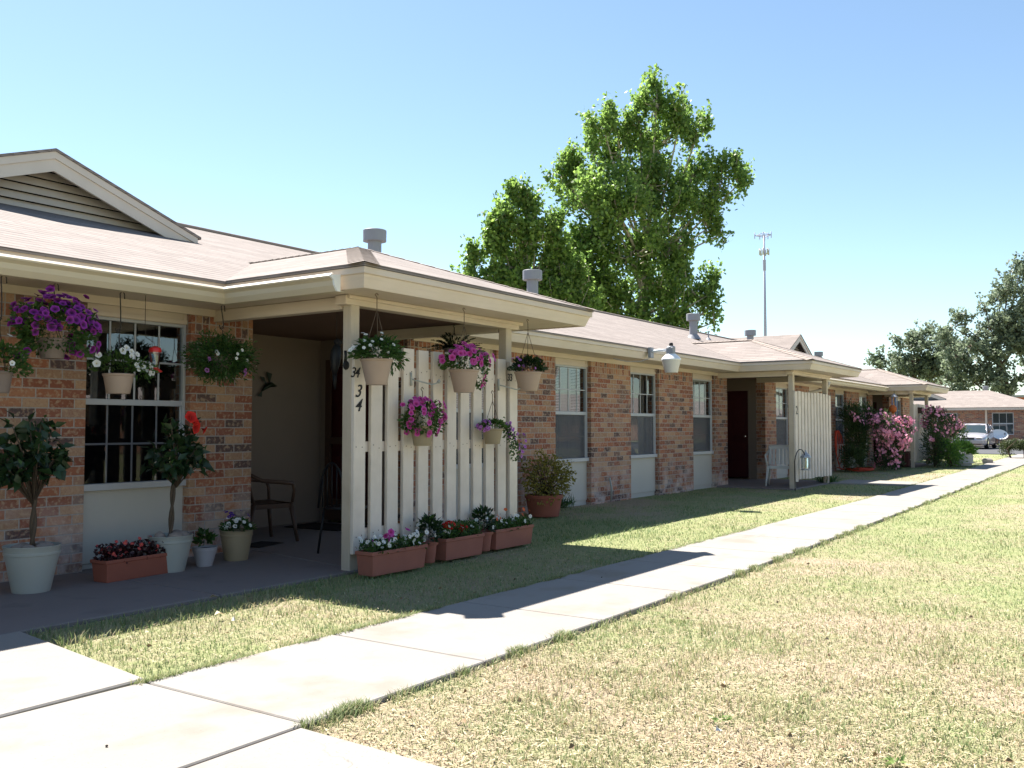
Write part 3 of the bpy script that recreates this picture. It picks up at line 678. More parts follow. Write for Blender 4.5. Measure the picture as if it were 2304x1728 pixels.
#--END-ROW
# ------------------------------------------------------------------ privacy fences at the porches
FL = ['pale slatted privacy fence with black house numbers 34 and hanging flower pots', 'pale slatted privacy fence with house number 2 and a hook lantern in front', 'shaded pale privacy fence standing between two pink oleander bushes']
for k, (ox, oy) in enumerate(P0):
    f = empty('privacy_fence', (5.8 + ox, 5.64 + oy, 0), FL[k], 'fence', 'privacy fences at the porches')
    for i in range(12):
        xx = 5.80 + ox + i * .2125; s = MB(); z0 = .165 + random.uniform(-.012, .012) - (.0 if i else .02); z1 = 1.94 + random.uniform(-.01, .01)
        if i == 11: z1 -= .03
        tl = random.uniform(-.004, .004)
        s.add([(xx, 5.618 + oy, z0), (xx + .143, 5.618 + oy, z0), (xx + .143, 5.655 + oy, z0), (xx, 5.655 + oy, z0), (xx + tl, 5.618 + oy, z1), (xx + .143 + tl, 5.618 + oy, z1), (xx + .143 + tl, 5.655 + oy, z1), (xx + tl, 5.655 + oy, z1)],
              [(0, 3, 2, 1), (4, 5, 6, 7), (0, 1, 5, 4), (1, 2, 6, 5), (2, 3, 7, 6), (3, 0, 4, 7)])
        so_ = s.build('slat', M['fence'], f, bevel=.003); nl = MB()
        for zz in (.30, 1.05, 1.72):
            for q in (.035, .108):
                nz = zz + random.uniform(-.02, .02); nx_ = xx + q + random.uniform(-.008, .008)
                nl.add([(nx_ + .0055 * math.cos(t_), 5.6168 + oy, nz + .0055 * math.sin(t_)) for t_ in np.linspace(0, 2 * math.pi, 9)[:-1]], [tuple(range(8))])
        nl.build('nail_heads', M['nail'], so_)
    for z in (.30, 1.05, 1.72):
        r = MB(); r.box((5.906 + ox, 5.658 + oy, z - .045), (8.13 + ox, 5.694 + oy, z + .045)); r.build('rail', M['fence'], f, bevel=.003)
    yl = 5.6145 + oy
    if k == 0:
        for (tx, px, py, sz, sh, spc) in (('34', 798, 839, .125, .3, .78), ('3', 805, 881, .155, .35, 1), ('4', 805, 913, .155, .35, 1), ('33', 1147, 850, .108, .1, .85)):
            c = at(px, py, yl); text_mesh(tx, 'house_number', (c[0], yl, c[2]), sz, M['number'], f, sh, .002, spc)
        for (xh, zh) in ((6.53, 1.66), (7.92, 1.66)):
            b = MB(); b.tube([(xh, 5.61, zh), (xh + .05, 5.55, zh - .02), (xh + .12, 5.46, zh - .05), (xh + .17, 5.42, zh - .03)], .007, 6); b.tube([(xh, 5.612, zh + .06), (xh, 5.606, zh - .06)], .012, 6)
            b.lathe([(.005, -.02), (.02, 0), (.005, .02)], (xh + .17, 5.42, zh - .02), 8); b.build('plant_bracket', M['white_pl'], f)
    elif k == 1:
        text_mesh('2', 'house_number', (5.88 + ox, yl, 1.55), .24, M['number'], f, 0, .002)
    else:
        text_mesh('1', 'house_number', (5.95 + ox, yl, 1.45), .2, M['number'], f, 0, .002)

# ------------------------------------------------------------------ foliage kit (numpy)
def unit(v): return v / (np.linalg.norm(v, axis=-1, keepdims=True) + 1e-9)
def sph(n, r=rng):
    return unit(r.normal(size=(n, 3)))
def leaves(P, D, L, Wd, fold=.25, r=rng, droop=.2):
    """rhombic folded leaves; P base (n,3), D axis (n,3); returns verts, tris, tint"""
    n = len(P); D = unit(D); L = np.broadcast_to(L, (n,)) * r.uniform(.7, 1.25, n); Wd = np.broadcast_to(Wd, (n,)) * r.uniform(.75, 1.2, n)
    A = unit(np.cross(D, r.normal(size=(n, 3)))); N = unit(np.cross(A, D))
    N = np.where((N[:, 2:3] < 0), -N, N); A = unit(np.cross(D, N))
    L_ = L[:, None]; W_ = Wd[:, None]
    b = P; m1 = P + D * L_ * .42 + A * W_ * .5 + N * W_ * fold; m2 = P + D * L_ * .42 - A * W_ * .5 + N * W_ * fold
    tp = P + D * L_ - N * L_ * droop; md = P + D * L_ * .45
    V = np.stack([b, m1, md, m2, tp], 1).reshape(-1, 3)
    o = (np.arange(n) * 5)[:, None]
    F = np.concatenate([o + [0, 2, 1], o + [1, 2, 4], o + [0, 3, 2], o + [3, 4, 2]], 0)
    t_ = np.repeat(np.clip(r.beta(2, 2, n), 0, 1), 5)
    return V, F, t_
def quads(P, D, L, Wd, r=rng):
    n = len(P); D = unit(D); A = unit(np.cross(D, r.normal(size=(n, 3)))); L_ = (np.broadcast_to(L, (n,)) * r.uniform(.65, 1.3, n))[:, None]; W_ = (np.broadcast_to(Wd, (n,)) * r.uniform(.7, 1.2, n))[:, None]
    V = np.stack([P, P + D * L_ * .45 + A * W_ * .5, P + D * L_, P + D * L_ * .45 - A * W_ * .5], 1).reshape(-1, 3)
    F = (np.arange(n) * 4)[:, None] + np.array([[0, 1, 2, 3]])
    return V, F
def flowers(P, N, rad, lobes=5, r=rng, cup=.35, wav=.12):
    """lobed trumpet blossoms facing N; tint 0 at the throat to 1 at the rim"""
    n = len(P); N = unit(N); A = unit(np.cross(N, r.normal(size=(n, 3)))); B = np.cross(N, A); rad = (np.broadcast_to(rad, (n,)) * r.uniform(.8, 1.15, n))[:, None]
    k = lobes * 2; Vs = [P - N * rad * cup]; Ts = [np.zeros(n)]
    for ring, (rr, hh, tt) in enumerate(((.35, -.08, .28), (1., 0., 1.))):
        for i in range(k):
            a = 2 * math.pi * i / k; q = rr * (1. if i % 2 == 0 else (.86 if ring else 1.))
            Vs.append(P + (A * math.cos(a) + B * math.sin(a)) * rad * q + N * rad * (hh + (wav * (r.random((n, 1)) - .5) if ring else 0))); Ts.append(np.full(n, tt))
    m_ = 1 + 2 * k; V = np.stack(Vs, 1).reshape(-1, 3); T = np.stack(Ts, 1).ravel(); o = (np.arange(n) * m_)[:, None]; F = []
    for i in range(k):
        j = (i + 1) % k
        F += [o + [0, 1 + i, 1 + j], o + [1 + i, 1 + k + i, 1 + k + j], o + [1 + i, 1 + k + j, 1 + j]]
    return V, np.concatenate(F, 0), T
def mound(n, c, rx, ry, rz, r=rng, lo=-.3, shell=.5):
    """points through a mound (ellipsoid cut below lo), denser towards the outside"""
    out = np.zeros((0, 3))
    while len(out) < n:
        d = sph(n * 2, r); d = d[d[:, 2] > lo]; out = np.concatenate([out, d])
    d = out[:n]; s = r.uniform(shell, 1., n)[:, None] ** .7; q = r.uniform(0, 6.28, 4)
    s = s * (1 + .20 * np.sin(d[:, :1] * 4.6 + q[0]) * np.sin(d[:, 2:] * 4.1 + q[1]) + .13 * np.sin(d[:, 1:2] * 7 + q[2]) * np.sin(d[:, :1] * 8 + q[3]))
    return np.array(c) + d * s * np.array([rx, ry, rz]), d
def stems(name, c, tips, rad, mat, parent):
    mb = MB(); c = Vector(c)
    for t_ in tips:
        t_ = Vector(t_); mid = c.lerp(t_, .55) + Vector((0, 0, (t_ - c).length * .12)); mb.tube([c, mid, t_], [rad, rad * .8, rad * .5], 5)
    return mb.build(name, mat, parent)
def foliage(parent, P, D, L, Wd, mat, name='foliage', fold=.25, droop=.2):
    V, F, T = leaves(P, D, L, Wd, fold, droop=droop); return npmesh(name, V, F, mat, parent, T)
def blossoms(parent, P, N, rad, mat, name='blossoms', lobes=5, cup=.4):
    V, F, T = flowers(P, N, rad, lobes, cup=cup); return npmesh(name, V, F, mat, parent, T, smooth=True)
def view_side(n, c, rx, ry, rz, r=rng, lo=-.4):
    return mound(n, c, rx, ry, rz, r, lo, .9)

def pot(parent, c, r0, r1, h, mat, rim=.03, name='pot', soil=True, n=28, sq=None, lip=.012):
    m_ = MB(); w = .008
    m_.lathe([(r0 * .97, 0), (r0, .006), (r1 - .006, h - rim), (r1 + lip - .004, h - rim + .003), (r1 + lip, h - .004), (r1 + lip - .004, h), (r1 - w, h), (r1 - w - .01, h - rim * 1.4)], c, n, sq=sq, cap1=False)
    p = m_.build(name, mat, parent)
    if soil:
        s = MB(); k = 3; s.lathe([(r1 - w - .006, h - rim * 1.1), (r1 * .6, h - rim * .75), (.01, h - rim * .6)], c, n, sq=sq, cap0=False); s.build('soil', M['soil'], parent)
    return p
def hanger(parent, top, c, rr, zr, hook=True, k=3, mat=None, rad=.0028, join=None):
    """three wires from the rim up to a hook at top"""
    mb = MB(); top = Vector(top); j = Vector(join) if join is not None else top - Vector((0, 0, .09))
    for i in range(k):
        a = 2 * math.pi * (i + .3) / k; mb.tube([(c[0] + rr * math.cos(a), c[1] + rr * math.sin(a), zr), j], rad, 5)
    if hook:
        l = (top - j).length; s = .022
        mb.tube([j, j + Vector((0, 0, .012)), top - Vector((0, 0, .035)), top - Vector((s, 0, .012)), top - Vector((s * .2, 0, -.004)), top + Vector((s * .7, 0, -.012))], max(rad, .0038), 6)
    return mb.build('hanger', mat or M['rope'], parent)
def shook(top, bot, mat, parent, name='hook', r=.005):
    top = Vector(top); bot = Vector(bot); mb = MB(); s = .03
    mb.tube([top + Vector((s * 1.4, 0, -.05)), top + Vector((s * 1.3, 0, -.01)), top + Vector((s * .7, 0, .018)), top + Vector((0, 0, -.01)), top.lerp(bot, .5) + Vector((.008, 0, 0)), bot + Vector((.01, 0, .03)), bot + Vector((0, 0, -.005)), bot + Vector((-s * .8, 0, -.012)), bot + Vector((-s * 1.2, 0, .025))], r, 7)
    return mb.build(name, mat, parent)
ZS = 2.352   # soffit

# ---- hanging baskets under the left eave
BG = 'hanging flower baskets'
def basket(px, rimy, boty, rimw, Y, hookpx, mat, label, ratio=.74, hooktop=ZS, longhook=None, hm=None):
    c = at(px, boty, Y); k = ppm(c); r1 = rimw / 2 / k; h = (boty - rimy) / k
    hp = at(hookpx[0], hookpx[1], Y)
    o = empty('hanging_basket', (c[0], c[1], c[2]), label, 'hanging basket', BG)
    pot(o, tuple(c), r1 * ratio, r1, h, mat, rim=.022, lip=.004)
    zr = c[2] + h
    top = (c[0] + .0, c[1], hooktop)
    if longhook:
        jz = at(px, longhook, Y)[2]; shook((c[0], c[1], hooktop - .03), (c[0], c[1], jz), hm or M['chain'], o); hanger(o, (c[0], c[1], jz + .02), c, r1 * .95, zr - .01, True, mat=hm or M['chain'])
    else:
        hanger(o, top, c, r1 * .95, zr - .01, True, mat=hm or M['rope'], join=(c[0], c[1], min(hooktop - .1, zr + .42)))
    return o, c, r1, h, zr
# purple petunias
o, c, r1, h, zr = basket(117, 762, 807, 66, 6.95, (117, 640), M['taupe_pot'], 'hanging basket overflowing with purple petunias left of the big window', longhook=690)
cc = (c[0] + .02, c[1], zr + .05)
P, D = mound(1300, cc, .31, .25, .23, lo=-.75); foliage(o, P, D + [0, 0, .2], .04, .028, M['lf_petunia'])
P, D = mound(150, (cc[0], cc[1] - .02, cc[2] + .04), .31, .27, .25, lo=-.05, shell=.92); q = D[:, 1] < .35; P = cc + (P - cc) * rng.uniform(.72, 1.18, (150, 1)); blossoms(o, P[q], D[q] + [0, -.55, .25] + rng.normal(size=(q.sum(), 3)) * .35, .034, M['fl_purple'])
P, D = mound(26, (cc[0] + .2, cc[1] - .02, cc[2] - .03), .12, .16, .22, lo=-.8, shell=.95); n_ = blossoms(o, P, D + [0, -.6, 0], .034, M['fl_purple'], 'trailing_blossoms')
P = np.array([[-.24, -.05, -.16], [-.3, -.04, -.2], [-.14, -.2, .02], [-.22, -.12, .03], [-.21, -.1, -.02]]) + cc; blossoms(o, P, P - cc + [0, -.3, 0], .035, M['fl_purple'], 'side_blossoms')
# white petunias at the left picture edge
o, c, r1, h, zr = basket(-4, 835, 884, 60, 6.9, (0, 640), M['taupe_pot'], 'hanging basket of white petunias below the purple petunia basket', longhook=720)
cc = (c[0], c[1], zr + .05); P, D = mound(700, cc, .2, .2, .16, lo=-.5); foliage(o, P, D + [0, 0, .3], .035, .025, M['lf_petunia'])
P, D = mound(9, cc, .2, .2, .22, lo=-.1, shell=.95); blossoms(o, P, D + [0, -.5, .2], .024, M['fl_white'])
# white petunias in front of the window
o, c, r1, h, zr = basket(266, 841, 886, 68, 6.95, (270, 655), M['tan_pot'], 'hanging basket of sparse white petunias in front of the big window', longhook=745)
cc = (c[0] - .01, c[1], zr + .04); P, D = mound(520, cc, .19, .17, .13, lo=-.2); foliage(o, P, D + [0, 0, .4], .032, .02, M['lf_petunia'])
P, D = mound(160, (cc[0] + .17, cc[1] - .05, cc[2] - .0), .13, .1, .1, lo=-.8); foliage(o, P, D, .03, .018, M['lf_petunia'], 'trailing_foliage')
P = np.array([[-.20, -.05, .10], [.03, -.08, .17], [.06, -.1, .14], [.10, -.12, .12], [.05, -.12, .10], [.13, -.1, .07], [.08, -.14, .03], [.10, -.14, -.0], [.17, -.1, .02], [.20, -.1, .0], [.24, -.1, .03], [.22, -.12, -.03], [.26, -.1, -.02], [-.02, -.1, .14], [-.22, -.06, .03]]) + cc
blossoms(o, P, P - cc + [0, -.4, .05], .03, M['fl_white'])
# bushy green basket
c = at(500, 812, 6.95); k = ppm(c); o = empty('hanging_basket', tuple(c), 'bushy green hanging basket with a few pale pink flowers by the porch opening', 'hanging basket', BG)
pot(o, (c[0], c[1], c[2] - .10), .08, .11, .14, M['taupe_pot'], rim=.02, lip=.003)
P, D = mound(4600, (c[0], c[1], c[2] + .02), .30, .26, .20, lo=-.97, shell=.35); P += rng.normal(size=P.shape) * .02; foliage(o, P, D + [0, 0, .1] + rng.normal(size=P.shape) * .5, .042, .014, M['lf_green'])
P, D = mound(16, (c[0], c[1], c[2] + .02), .28, .26, .19, lo=-.7, shell=.97); blossoms(o, P, D + [0, -.6, 0], .018, M['fl_white'], 'white_blossoms')
P = np.array([[.2, -.14, .05], [.1, -.2, -.12], [-.24, -.1, -.1], [-.22, -.1, .0], [.08, -.22, -.09]]) + c; blossoms(o, P, P - c, .022, M['fl_lilac'], 'pink_blossoms')
hp = at(494, 690, 6.95); shook((c[0] - .02, c[1], ZS - .03), (c[0], c[1], 2.12), M['chain'], o); hanger(o, (c[0], c[1], 2.13), c, .12, c[2] + .02, True, mat=M['chain'])

# hummingbird feeder
c = at(348, 842, 7.02); k = ppm(c); o = empty('hummingbird_feeder', tuple(c), 'red capped clear hummingbird feeder hanging before the window', 'bird feeder')
z = c[2]
m_ = MB(); m_.lathe([(.03, .01), (.062, .018), (.064, .028), (.04, .04), (.03, .055)], tuple(c), 20); 
for i in range(5):
    a = i * 1.257; m_.lathe([(.004, .02), (.014, .026), (.01, .034), (.003, .04)], (c[0] + .05 * math.cos(a), c[1] + .05 * math.sin(a), z), 8)
m_.build('feeder_base', M['red'], o)
m_ = MB(); m_.lathe([(.03, .055), (.034, .08), (.042, .13), (.046, .165), (.046, .19)], tuple(c), 20); m_.build('feeder_jar', M['clear'], o)
m_ = MB(); m_.lathe([(.052, .188), (.054, .20), (.045, .225), (.02, .238), (.006, .24)], tuple(c), 20); m_.build('feeder_cap', M['red'], o)
m_ = MB(); m_.tube([(c[0], c[1], z + .238), (c[0] - .01, c[1], z + .27), (c[0] - .09, c[1], z + .31), (c[0] - .1, c[1] + .0, z + .40), (c[0] - .1, c[1], ZS)], .0025, 6); m_.build('feeder_wire', M['chain'], o)

# ---- potted hibiscus trees
def twisted(parent, c, z0, z1, r, lean=(0, 0), name='trunk'):
    mb = MB()
    for ph in (0, math.pi):
        mb.tube([(c[0] + lean[0] * i / 12 + .012 * math.cos(i * .8 + ph), c[1] + lean[1] * i / 12 + .012 * math.sin(i * .8 + ph), z0 + (z1 - z0) * i / 12) for i in range(13)], [r * (1 - .3 * i / 12) for i in range(13)], 8)
    return mb.build(name, M['bark'], parent)
def big_pot(xc, rimy, basey, rimw, basew, Y, mat, label, cat, name, sc=1.):
    c = at(xc, basey - 6, Y); c = np.array([c[0], c[1], 0.]); k = ppm(c)
    h = (basey - rimy) / k * .96; o = empty(name, tuple(c), label, cat)
    r1 = rimw / 2 / k * .93; r0 = basew / 2 / k * .93
    m_ = MB(); m_.lathe([(r0 * .97, 0), (r0, .01), (r1 * .93, h * .80), (r1 * .965, h * .81), (r1 * .975, h * .86), (r1 * .95, h * .865), (r1 * .985, h * .975), (r1, h * .985), (r1, h), (r1 * .96, h), (r1 * .9, h * .86)], tuple(c), 36, cap1=False)
    m_.build('pot', mat, o); s = MB(); s.lathe([(r1 * .93, h * .88), (r1 * .5, h * .92), (.01, h * .93)], tuple(c), 30, cap0=False); s.build('soil', M['soil'], o)
    return o, c, h, r1, k
def hibiscus(o, c, zc, R_, n, lean, seed):
    r = np.random.default_rng(seed); cx_ = (c[0] + lean[0], c[1] + lean[1], zc)
    tips, _ = mound(26, cx_, R_[0] * .85, R_[1] * .85, R_[2] * .9, r, -.8, .55)
    stems('branches', (cx_[0], cx_[1], zc - R_[2] * 1.05), tips, .007, M['bark'], o)
    P = []; D = []
    for t_ in tips:
        m_ = n // 26; b = np.array([cx_[0], cx_[1], zc - R_[2] * .6]); u = r.uniform(.45, 1.05, (m_, 1)); p = b + (t_ - b) * u + r.normal(size=(m_, 3)) * .02
        P.append(p); D.append(unit(t_ - b) * .5 + r.normal(size=(m_, 3)) * .6 + [0, 0, -.25])
    foliage(o, np.concatenate(P), np.concatenate(D), .095, .062, M['lf_dark'], fold=.12, droop=.3)
    sm = P[0]; P = tips + r.normal(size=tips.shape) * .02; foliage(o, P, np.tile([0, 0, 1.], (26, 1)) + r.normal(size=(26, 3)) * .4, .05, .028, M['lf_bright'] if False else M['lf_green'], 'new_leaves')
o, c, h, r1, k = big_pot(70, 1228, 1336, 130, 86, 6.92, M['white_pl'], 'potted hibiscus tree in a white tub at the left, without flowers', 'potted tree', 'potted_tree')
twisted(o, c, h * .9, 1.0, .016, (.015, 0))
hibiscus(o, c, 1.02, (.35, .27, .36), 400, (.0, 0), 3)
P = np.array([[-.12, -.02], [.08, -.06], [.1, .05], [-.03, .08], [.02, -.1], [-.08, -.09]])
m_ = MB()
for (a, b) in P: m_.lathe([(.02, -.02), (.05, 0), (.045, .025), (.01, .04)], (c[0] + a, c[1] + b, h * .93), 9)
m_.build('stones', M['rock'], o)
o, c, h, r1, k = big_pot(382, 1205, 1289, 106, 70, 6.92, M['white_pl'], 'potted hibiscus tree with large red flowers in a white tub', 'potted tree', 'potted_tree')
twisted(o, c, h * .9, .92, .014, (.03, 0))
hibiscus(o, c, 1.03, (.275, .22, .31), 290, (.05, 0), 4)
P = np.array([at(437, 945, 6.75), at(442, 962, 6.74), at(430, 938, 6.74)]); fl = blossoms(o, P, np.array([[.2, -1, .5], [.3, -1, -.2], [-.2, -1, .4]]), .058, M['fl_red'], 'red_blossoms', cup=.6)
P = np.array([at(461, 968, 6.78)]); blossoms(o, P, np.array([[.6, -.8, -.5]]), .045, M['fl_red'], 'spent_blossom', cup=.9)
m_ = MB()
for (a, b, q) in ((-.02, -.1, .07), (.06, -.08, .06), (.08, .03, .075), (-.09, .02, .05)): m_.lathe([(q * .5, -.02), (q, .01), (q * .8, .04), (q * .2, .06)], (c[0] + a, c[1] + b, h * .92), 9)
m_.build('stones', M['rock'], o)
# troughs
def trough(pa, pb, h, wdt, mat, label, group='terracotta flower troughs', z=0.):
    pa = np.array(pa); pb = np.array(pb); d = pb - pa; L = np.linalg.norm(d[:2]); ang = math.atan2(d[1], d[0]); mid = (pa + pb) / 2
    o = empty('flower_trough', (mid[0], mid[1], z), label, 'planter', group)
    m_ = MB(); a, b = L / 2, wdt / 2
    def ring(sx, sy, zz): return [(-a * sx, -b * sy, zz), (a * sx, -b * sy, zz), (a * sx, b * sy, zz), (-a * sx, b * sy, zz)]
    R_ = [ring(.93, .8, 0), ring(.965, .93, h * .84), ring(1., 1., h * .85), ring(1.0, 1.0, h), ring(.965, .9, h), ring(.95, .87, h * .86)]
    V = sum(R_, []); F = [(0, 1, 2, 3)] + [(4 * j + i, 4 * j + (i + 1) % 4, 4 * j + 4 + (i + 1) % 4, 4 * j + 4 + i) for j in range(5) for i in range(4)]
    Mx = Matrix.Translation((mid[0], mid[1], z)) @ Matrix.Rotation(ang, 4, 'Z')
    m_.add([Mx @ Vector(v) for v in V], F); m_.build('trough', mat, o, bevel=.008, seg=2)
    s = MB(); s.add([Mx @ Vector(v) for v in ring(.955, .88, h * .88)], [(0, 1, 2, 3)]); s.build('soil', M['soil'], o)
    return o, Mx, L, h
def along(Mx, n, L, wd, z0, z1, r=rng):
    p = np.stack([r.uniform(-.48, .48, n) * L, r.uniform(-.45, .45, n) * wd, r.uniform(z0, z1, n)], -1)
    M3 = np.array(Mx.to_3x3()); return p @ M3.T + np.array(Mx.translation)
pa, pb = gnd(150, 1300), gnd(290, 1288)
o, Mx, L, h = trough((pa[0], 6.86, 0), (pa[0] + .72, 6.92, 0), .175, .2, M['terra'], 'terracotta trough of dark leaved begonias with red flowers under the big window')
P = along(Mx, 620, L, .2, .15, .27); foliage(o, P, rng.normal(size=P.shape) + [0, 0, .6], .04, .034, M['lf_begonia'])
P = along(Mx, 46, L * .95, .24, .20, .31); blossoms(o, P, np.tile([0, -1, .5], (46, 1)) + rng.normal(size=(46, 3)) * .4, .017, M['fl_begonia'], lobes=4, cup=.2)
# small urn, tan pot
o, c, h, r1, k = big_pot(460, 1232, 1277, 60, 38, 6.92, M['mauve_pot'], 'small grey urn shaped pot with a little green seedling', 'flower pot', 'flower_pot')
P, D = mound(70, (c[0], c[1], h + .03), .07, .07, .10, lo=-.2); foliage(o, P, D + [0, 0, .5], .06, .045, M['lf_green'])
o, c, h, r1, k = big_pot(531, 1202, 1272, 80, 56, 7.0, M['olive_pot'], 'sand coloured pot of white and violet pansies at the porch corner', 'flower pot', 'flower_pot')
P, D = mound(420, (c[0], c[1], h + .0), .145, .145, .09, lo=-.1); foliage(o, P, D + [0, 0, .4], .035, .02, M['lf_green'])
P, D = mound(24, (c[0], c[1], h + .02), .15, .15, .10, lo=.05, shell=.95); blossoms(o, P, D + [0, -.6, .4], .019, M['fl_white'], 'white_blossoms')
P, D = mound(8, (c[0], c[1], h + .06), .12, .12, .15, lo=.3, shell=.95); blossoms(o, P, D + [0, -.6, .4], .022, M['fl_violet'], 'violet_blossoms')

# ---- troughs and pots along the fence
YT = 5.40
def tpos(px0, px1, py, Y=YT): a = at(px0, py, Y); b = at(px1, py, Y); return (a[0], Y, 0), (b[0], Y, 0)
specs = [(818, 943, 'terracotta trough of white and magenta flowers nearest the porch post'), (985, 1072, 'terracotta trough with two red geranium heads in the middle of the fence row'), (1098, 1184, 'terracotta trough of white and coral flowers at the end of the fence row')]
for i, (a, b, lab) in enumerate(specs):
    Y = (5.36, 5.44, 5.50)[i]
    pa, pb = tpos(a, b, 1240, Y); o, Mx, L, h = trough(pa, pb, .20, .2, M['terra_d'], lab)
    P = along(Mx, 800, L, .22, .165, .265 if i != 1 else .31); foliage(o, P, rng.normal(size=P.shape) * .8 + [0, 0, .8], .045, .018, M['lf_green'])
    nw = (46, 10, 26)[i]; P = along(Mx, nw, L, .26, .22, .32); blossoms(o, P, rng.normal(size=P.shape) * .5 + [0, -1, .6], .021, M['fl_white'], 'white_blossoms')
    if i == 0: P = along(Mx, 9, L * .8, .2, .24, .35); blossoms(o, P, rng.normal(size=P.shape) * .5 + [0, -1, .6], .032, M['fl_pink'], 'magenta_blossoms')
    if i == 1:
        for (pxx, pyy, rr) in ((1010, 1182, .062), (1040, 1188, .055)):
            q = at(pxx, pyy, Y - .02); D = sph(70); P = q + D * [rr, rr, rr * .7]; blossoms(o, P, D, .016, M['fl_red'], 'geranium_head')
            st = MB(); st.tube([q, (q[0] - .01, Y, .2)], .004, 5); st.build('flower_stalk', M['lf_green_s'] if 'lf_green_s' in M else M['lf_green'], o)
    if i == 2: P = along(Mx, 8, L, .2, .30, .40); blossoms(o, P, rng.normal(size=P.shape) * .5 + [0, -1, .6], .026, M['fl_coral'], 'coral_blossoms')
for (pxx, w, lab, Y, hh) in ((963, 42, 'round terracotta pot of tall leafy plants between the first two troughs', 5.44, .19), (1087, 42, 'round terracotta pot of white flowers between the last two troughs', 5.50, .19)):
    c = at(pxx, 1240, Y); c = np.array([c[0], Y, 0.]); k = ppm(c); o = empty('flower_pot', tuple(c), lab, 'flower pot', 'terracotta pots on the grass')
    pot(o, tuple(c), w / 2 / k * .74, w / 2 / k, hh, M['terra_d'], rim=.03)
    P, D = mound(170, (c[0], c[1], .26), .10, .09, .14, lo=-.6); foliage(o, P, D + [0, 0, .5], .06, .03, M['lf_dark'])
    P, D = mound(40, (c[0], c[1], .33), .10, .08, .07, lo=-.2); foliage(o, P, D + [0, 0, .3], .05, .025, M['lf_green'], 'top_leaves')
    n = 8 if pxx < 1000 else 22; P, D = mound(n, (c[0], c[1], .27), .12, .10, .14, lo=-.5, shell=.95); blossoms(o, P, D + [0, -.6, .2], .02, M['fl_white'])
# ---- baskets on and in front of the fence
o, c, r1, h, zr = basket(847, 808, 866, 73, 5.40, (852, 690), M['tan_pot'], 'tan hanging pot of white impatiens at the corner of the porch', ratio=.64)
cc = (c[0], c[1], zr + .03); P, D = mound(800, cc, .22, .17, .15, lo=-.15); foliage(o, P, D + [0, 0, .1], .052, .022, M['lf_green'], droop=.35)
P, D = mound(150, (cc[0] + .18, cc[1] - .03, cc[2] - .02), .10, .10, .10, lo=-1); foliage(o, P, D + [.2, 0, -.3], .05, .02, M['lf_green'], 'trailing_foliage')
P, D = mound(26, cc, .24, .2, .17, lo=.1, shell=.97); blossoms(o, P, D + [0, -.5, .4], .019, M['fl_white'])
o, c, r1, h, zr = basket(1044, 832, 883, 68, 5.38, (1045, 725), M['tan_pot'], 'tan hanging pot of pink petunias at the top of the fence', ratio=.66)
cc = (c[0] + .02, c[1], zr + .07); P, D = mound(700, cc, .27, .18, .12, lo=-.5); foliage(o, P, D + [0, 0, .1], .038, .025, M['lf_petunia'])
P, D = mound(95, (cc[0] + .02, cc[1], cc[2] + .02), .29, .2, .14, lo=-.35, shell=.93); q = D[:, 1] < .35; blossoms(o, P[q], D[q] + [0, -.8, .25], .034, M['fl_pink'])
P = np.array([[.16, -.1, -.16], [.2, -.08, -.2], [.13, -.1, -.22], [.19, -.1, -.12]]) + cc; blossoms(o, P, P - cc + [0, -.5, 0], .03, M['fl_pink'], 'trailing_blossoms')
P, D = mound(120, (cc[0] + .17, cc[1] - .05, cc[2] - .13), .06, .06, .13, lo=-1); foliage(o, P, D, .035, .022, M['lf_petunia'], 'trailing_foliage')
o, c, r1, h, zr = basket(1188, 837, 880, 62, 5.40, (1187, 745), M['tan_pot'], 'tan hanging pot of small lilac flowers right of the fence', ratio=.66)
cc = (c[0] - .0, c[1], zr + .03); P, D = mound(800, cc, .20, .16, .13, lo=-.2); foliage(o, P, D + [0, 0, .3], .034, .026, M['lf_dark'])
P, D = mound(22, cc, .21, .18, .15, lo=0., shell=.97); blossoms(o, P, D + [.2, -.5, .2], .017, M['fl_lilac'])
o, c, r1, h, zr = basket(950, 958, 1003, 56, 5.47, (942, 880), M['olive_pot'], 'low hanging pot of bright pink petunias in the middle of the fence', ratio=.7, hooktop=at(942, 872, 5.5)[2])
cc = (c[0] + .0, c[1], zr + .06); P, D = mound(800, cc, .22, .15, .17, lo=-.8); foliage(o, P, D + [0, 0, .1], .036, .024, M['lf_petunia'])
P, D = mound(90, cc, .24, .17, .19, lo=-.75, shell=.93); q = D[:, 1] < .3; blossoms(o, P[q], D[q] + [0, -.9, .15], .032, M['fl_pink'])
P, D = mound(14, (cc[0] + .2, cc[1] - .02, cc[2] + .04), .09, .06, .06, lo=-.9, shell=.9); blossoms(o, P, D + [0, -.9, .2], .03, M['fl_pink'], 'side_blossoms')
o, c, r1, h, zr = basket(1108, 964, 999, 48, 5.47, (1110, 890), M['olive_pot'], 'low hanging pot with trailing lilac flowers by the number 33 post', ratio=.7, hooktop=at(1110, 880, 5.5)[2])
cc = (c[0], c[1], zr + .02); P, D = mound(260, cc, .17, .1, .06, lo=-.2); foliage(o, P, D + [0, 0, .3], .034, .022, M['lf_petunia'])
tr_ = np.array([cc[0] + .1, cc[1] - .05, cc[2]]) + np.stack([np.linspace(0, .27, 240) + rng.normal(size=240) * .03, rng.normal(size=240) * .03, -.34 * np.linspace(0, 1, 240) ** 1.6 + .02 + rng.normal(size=240) * .03], -1)
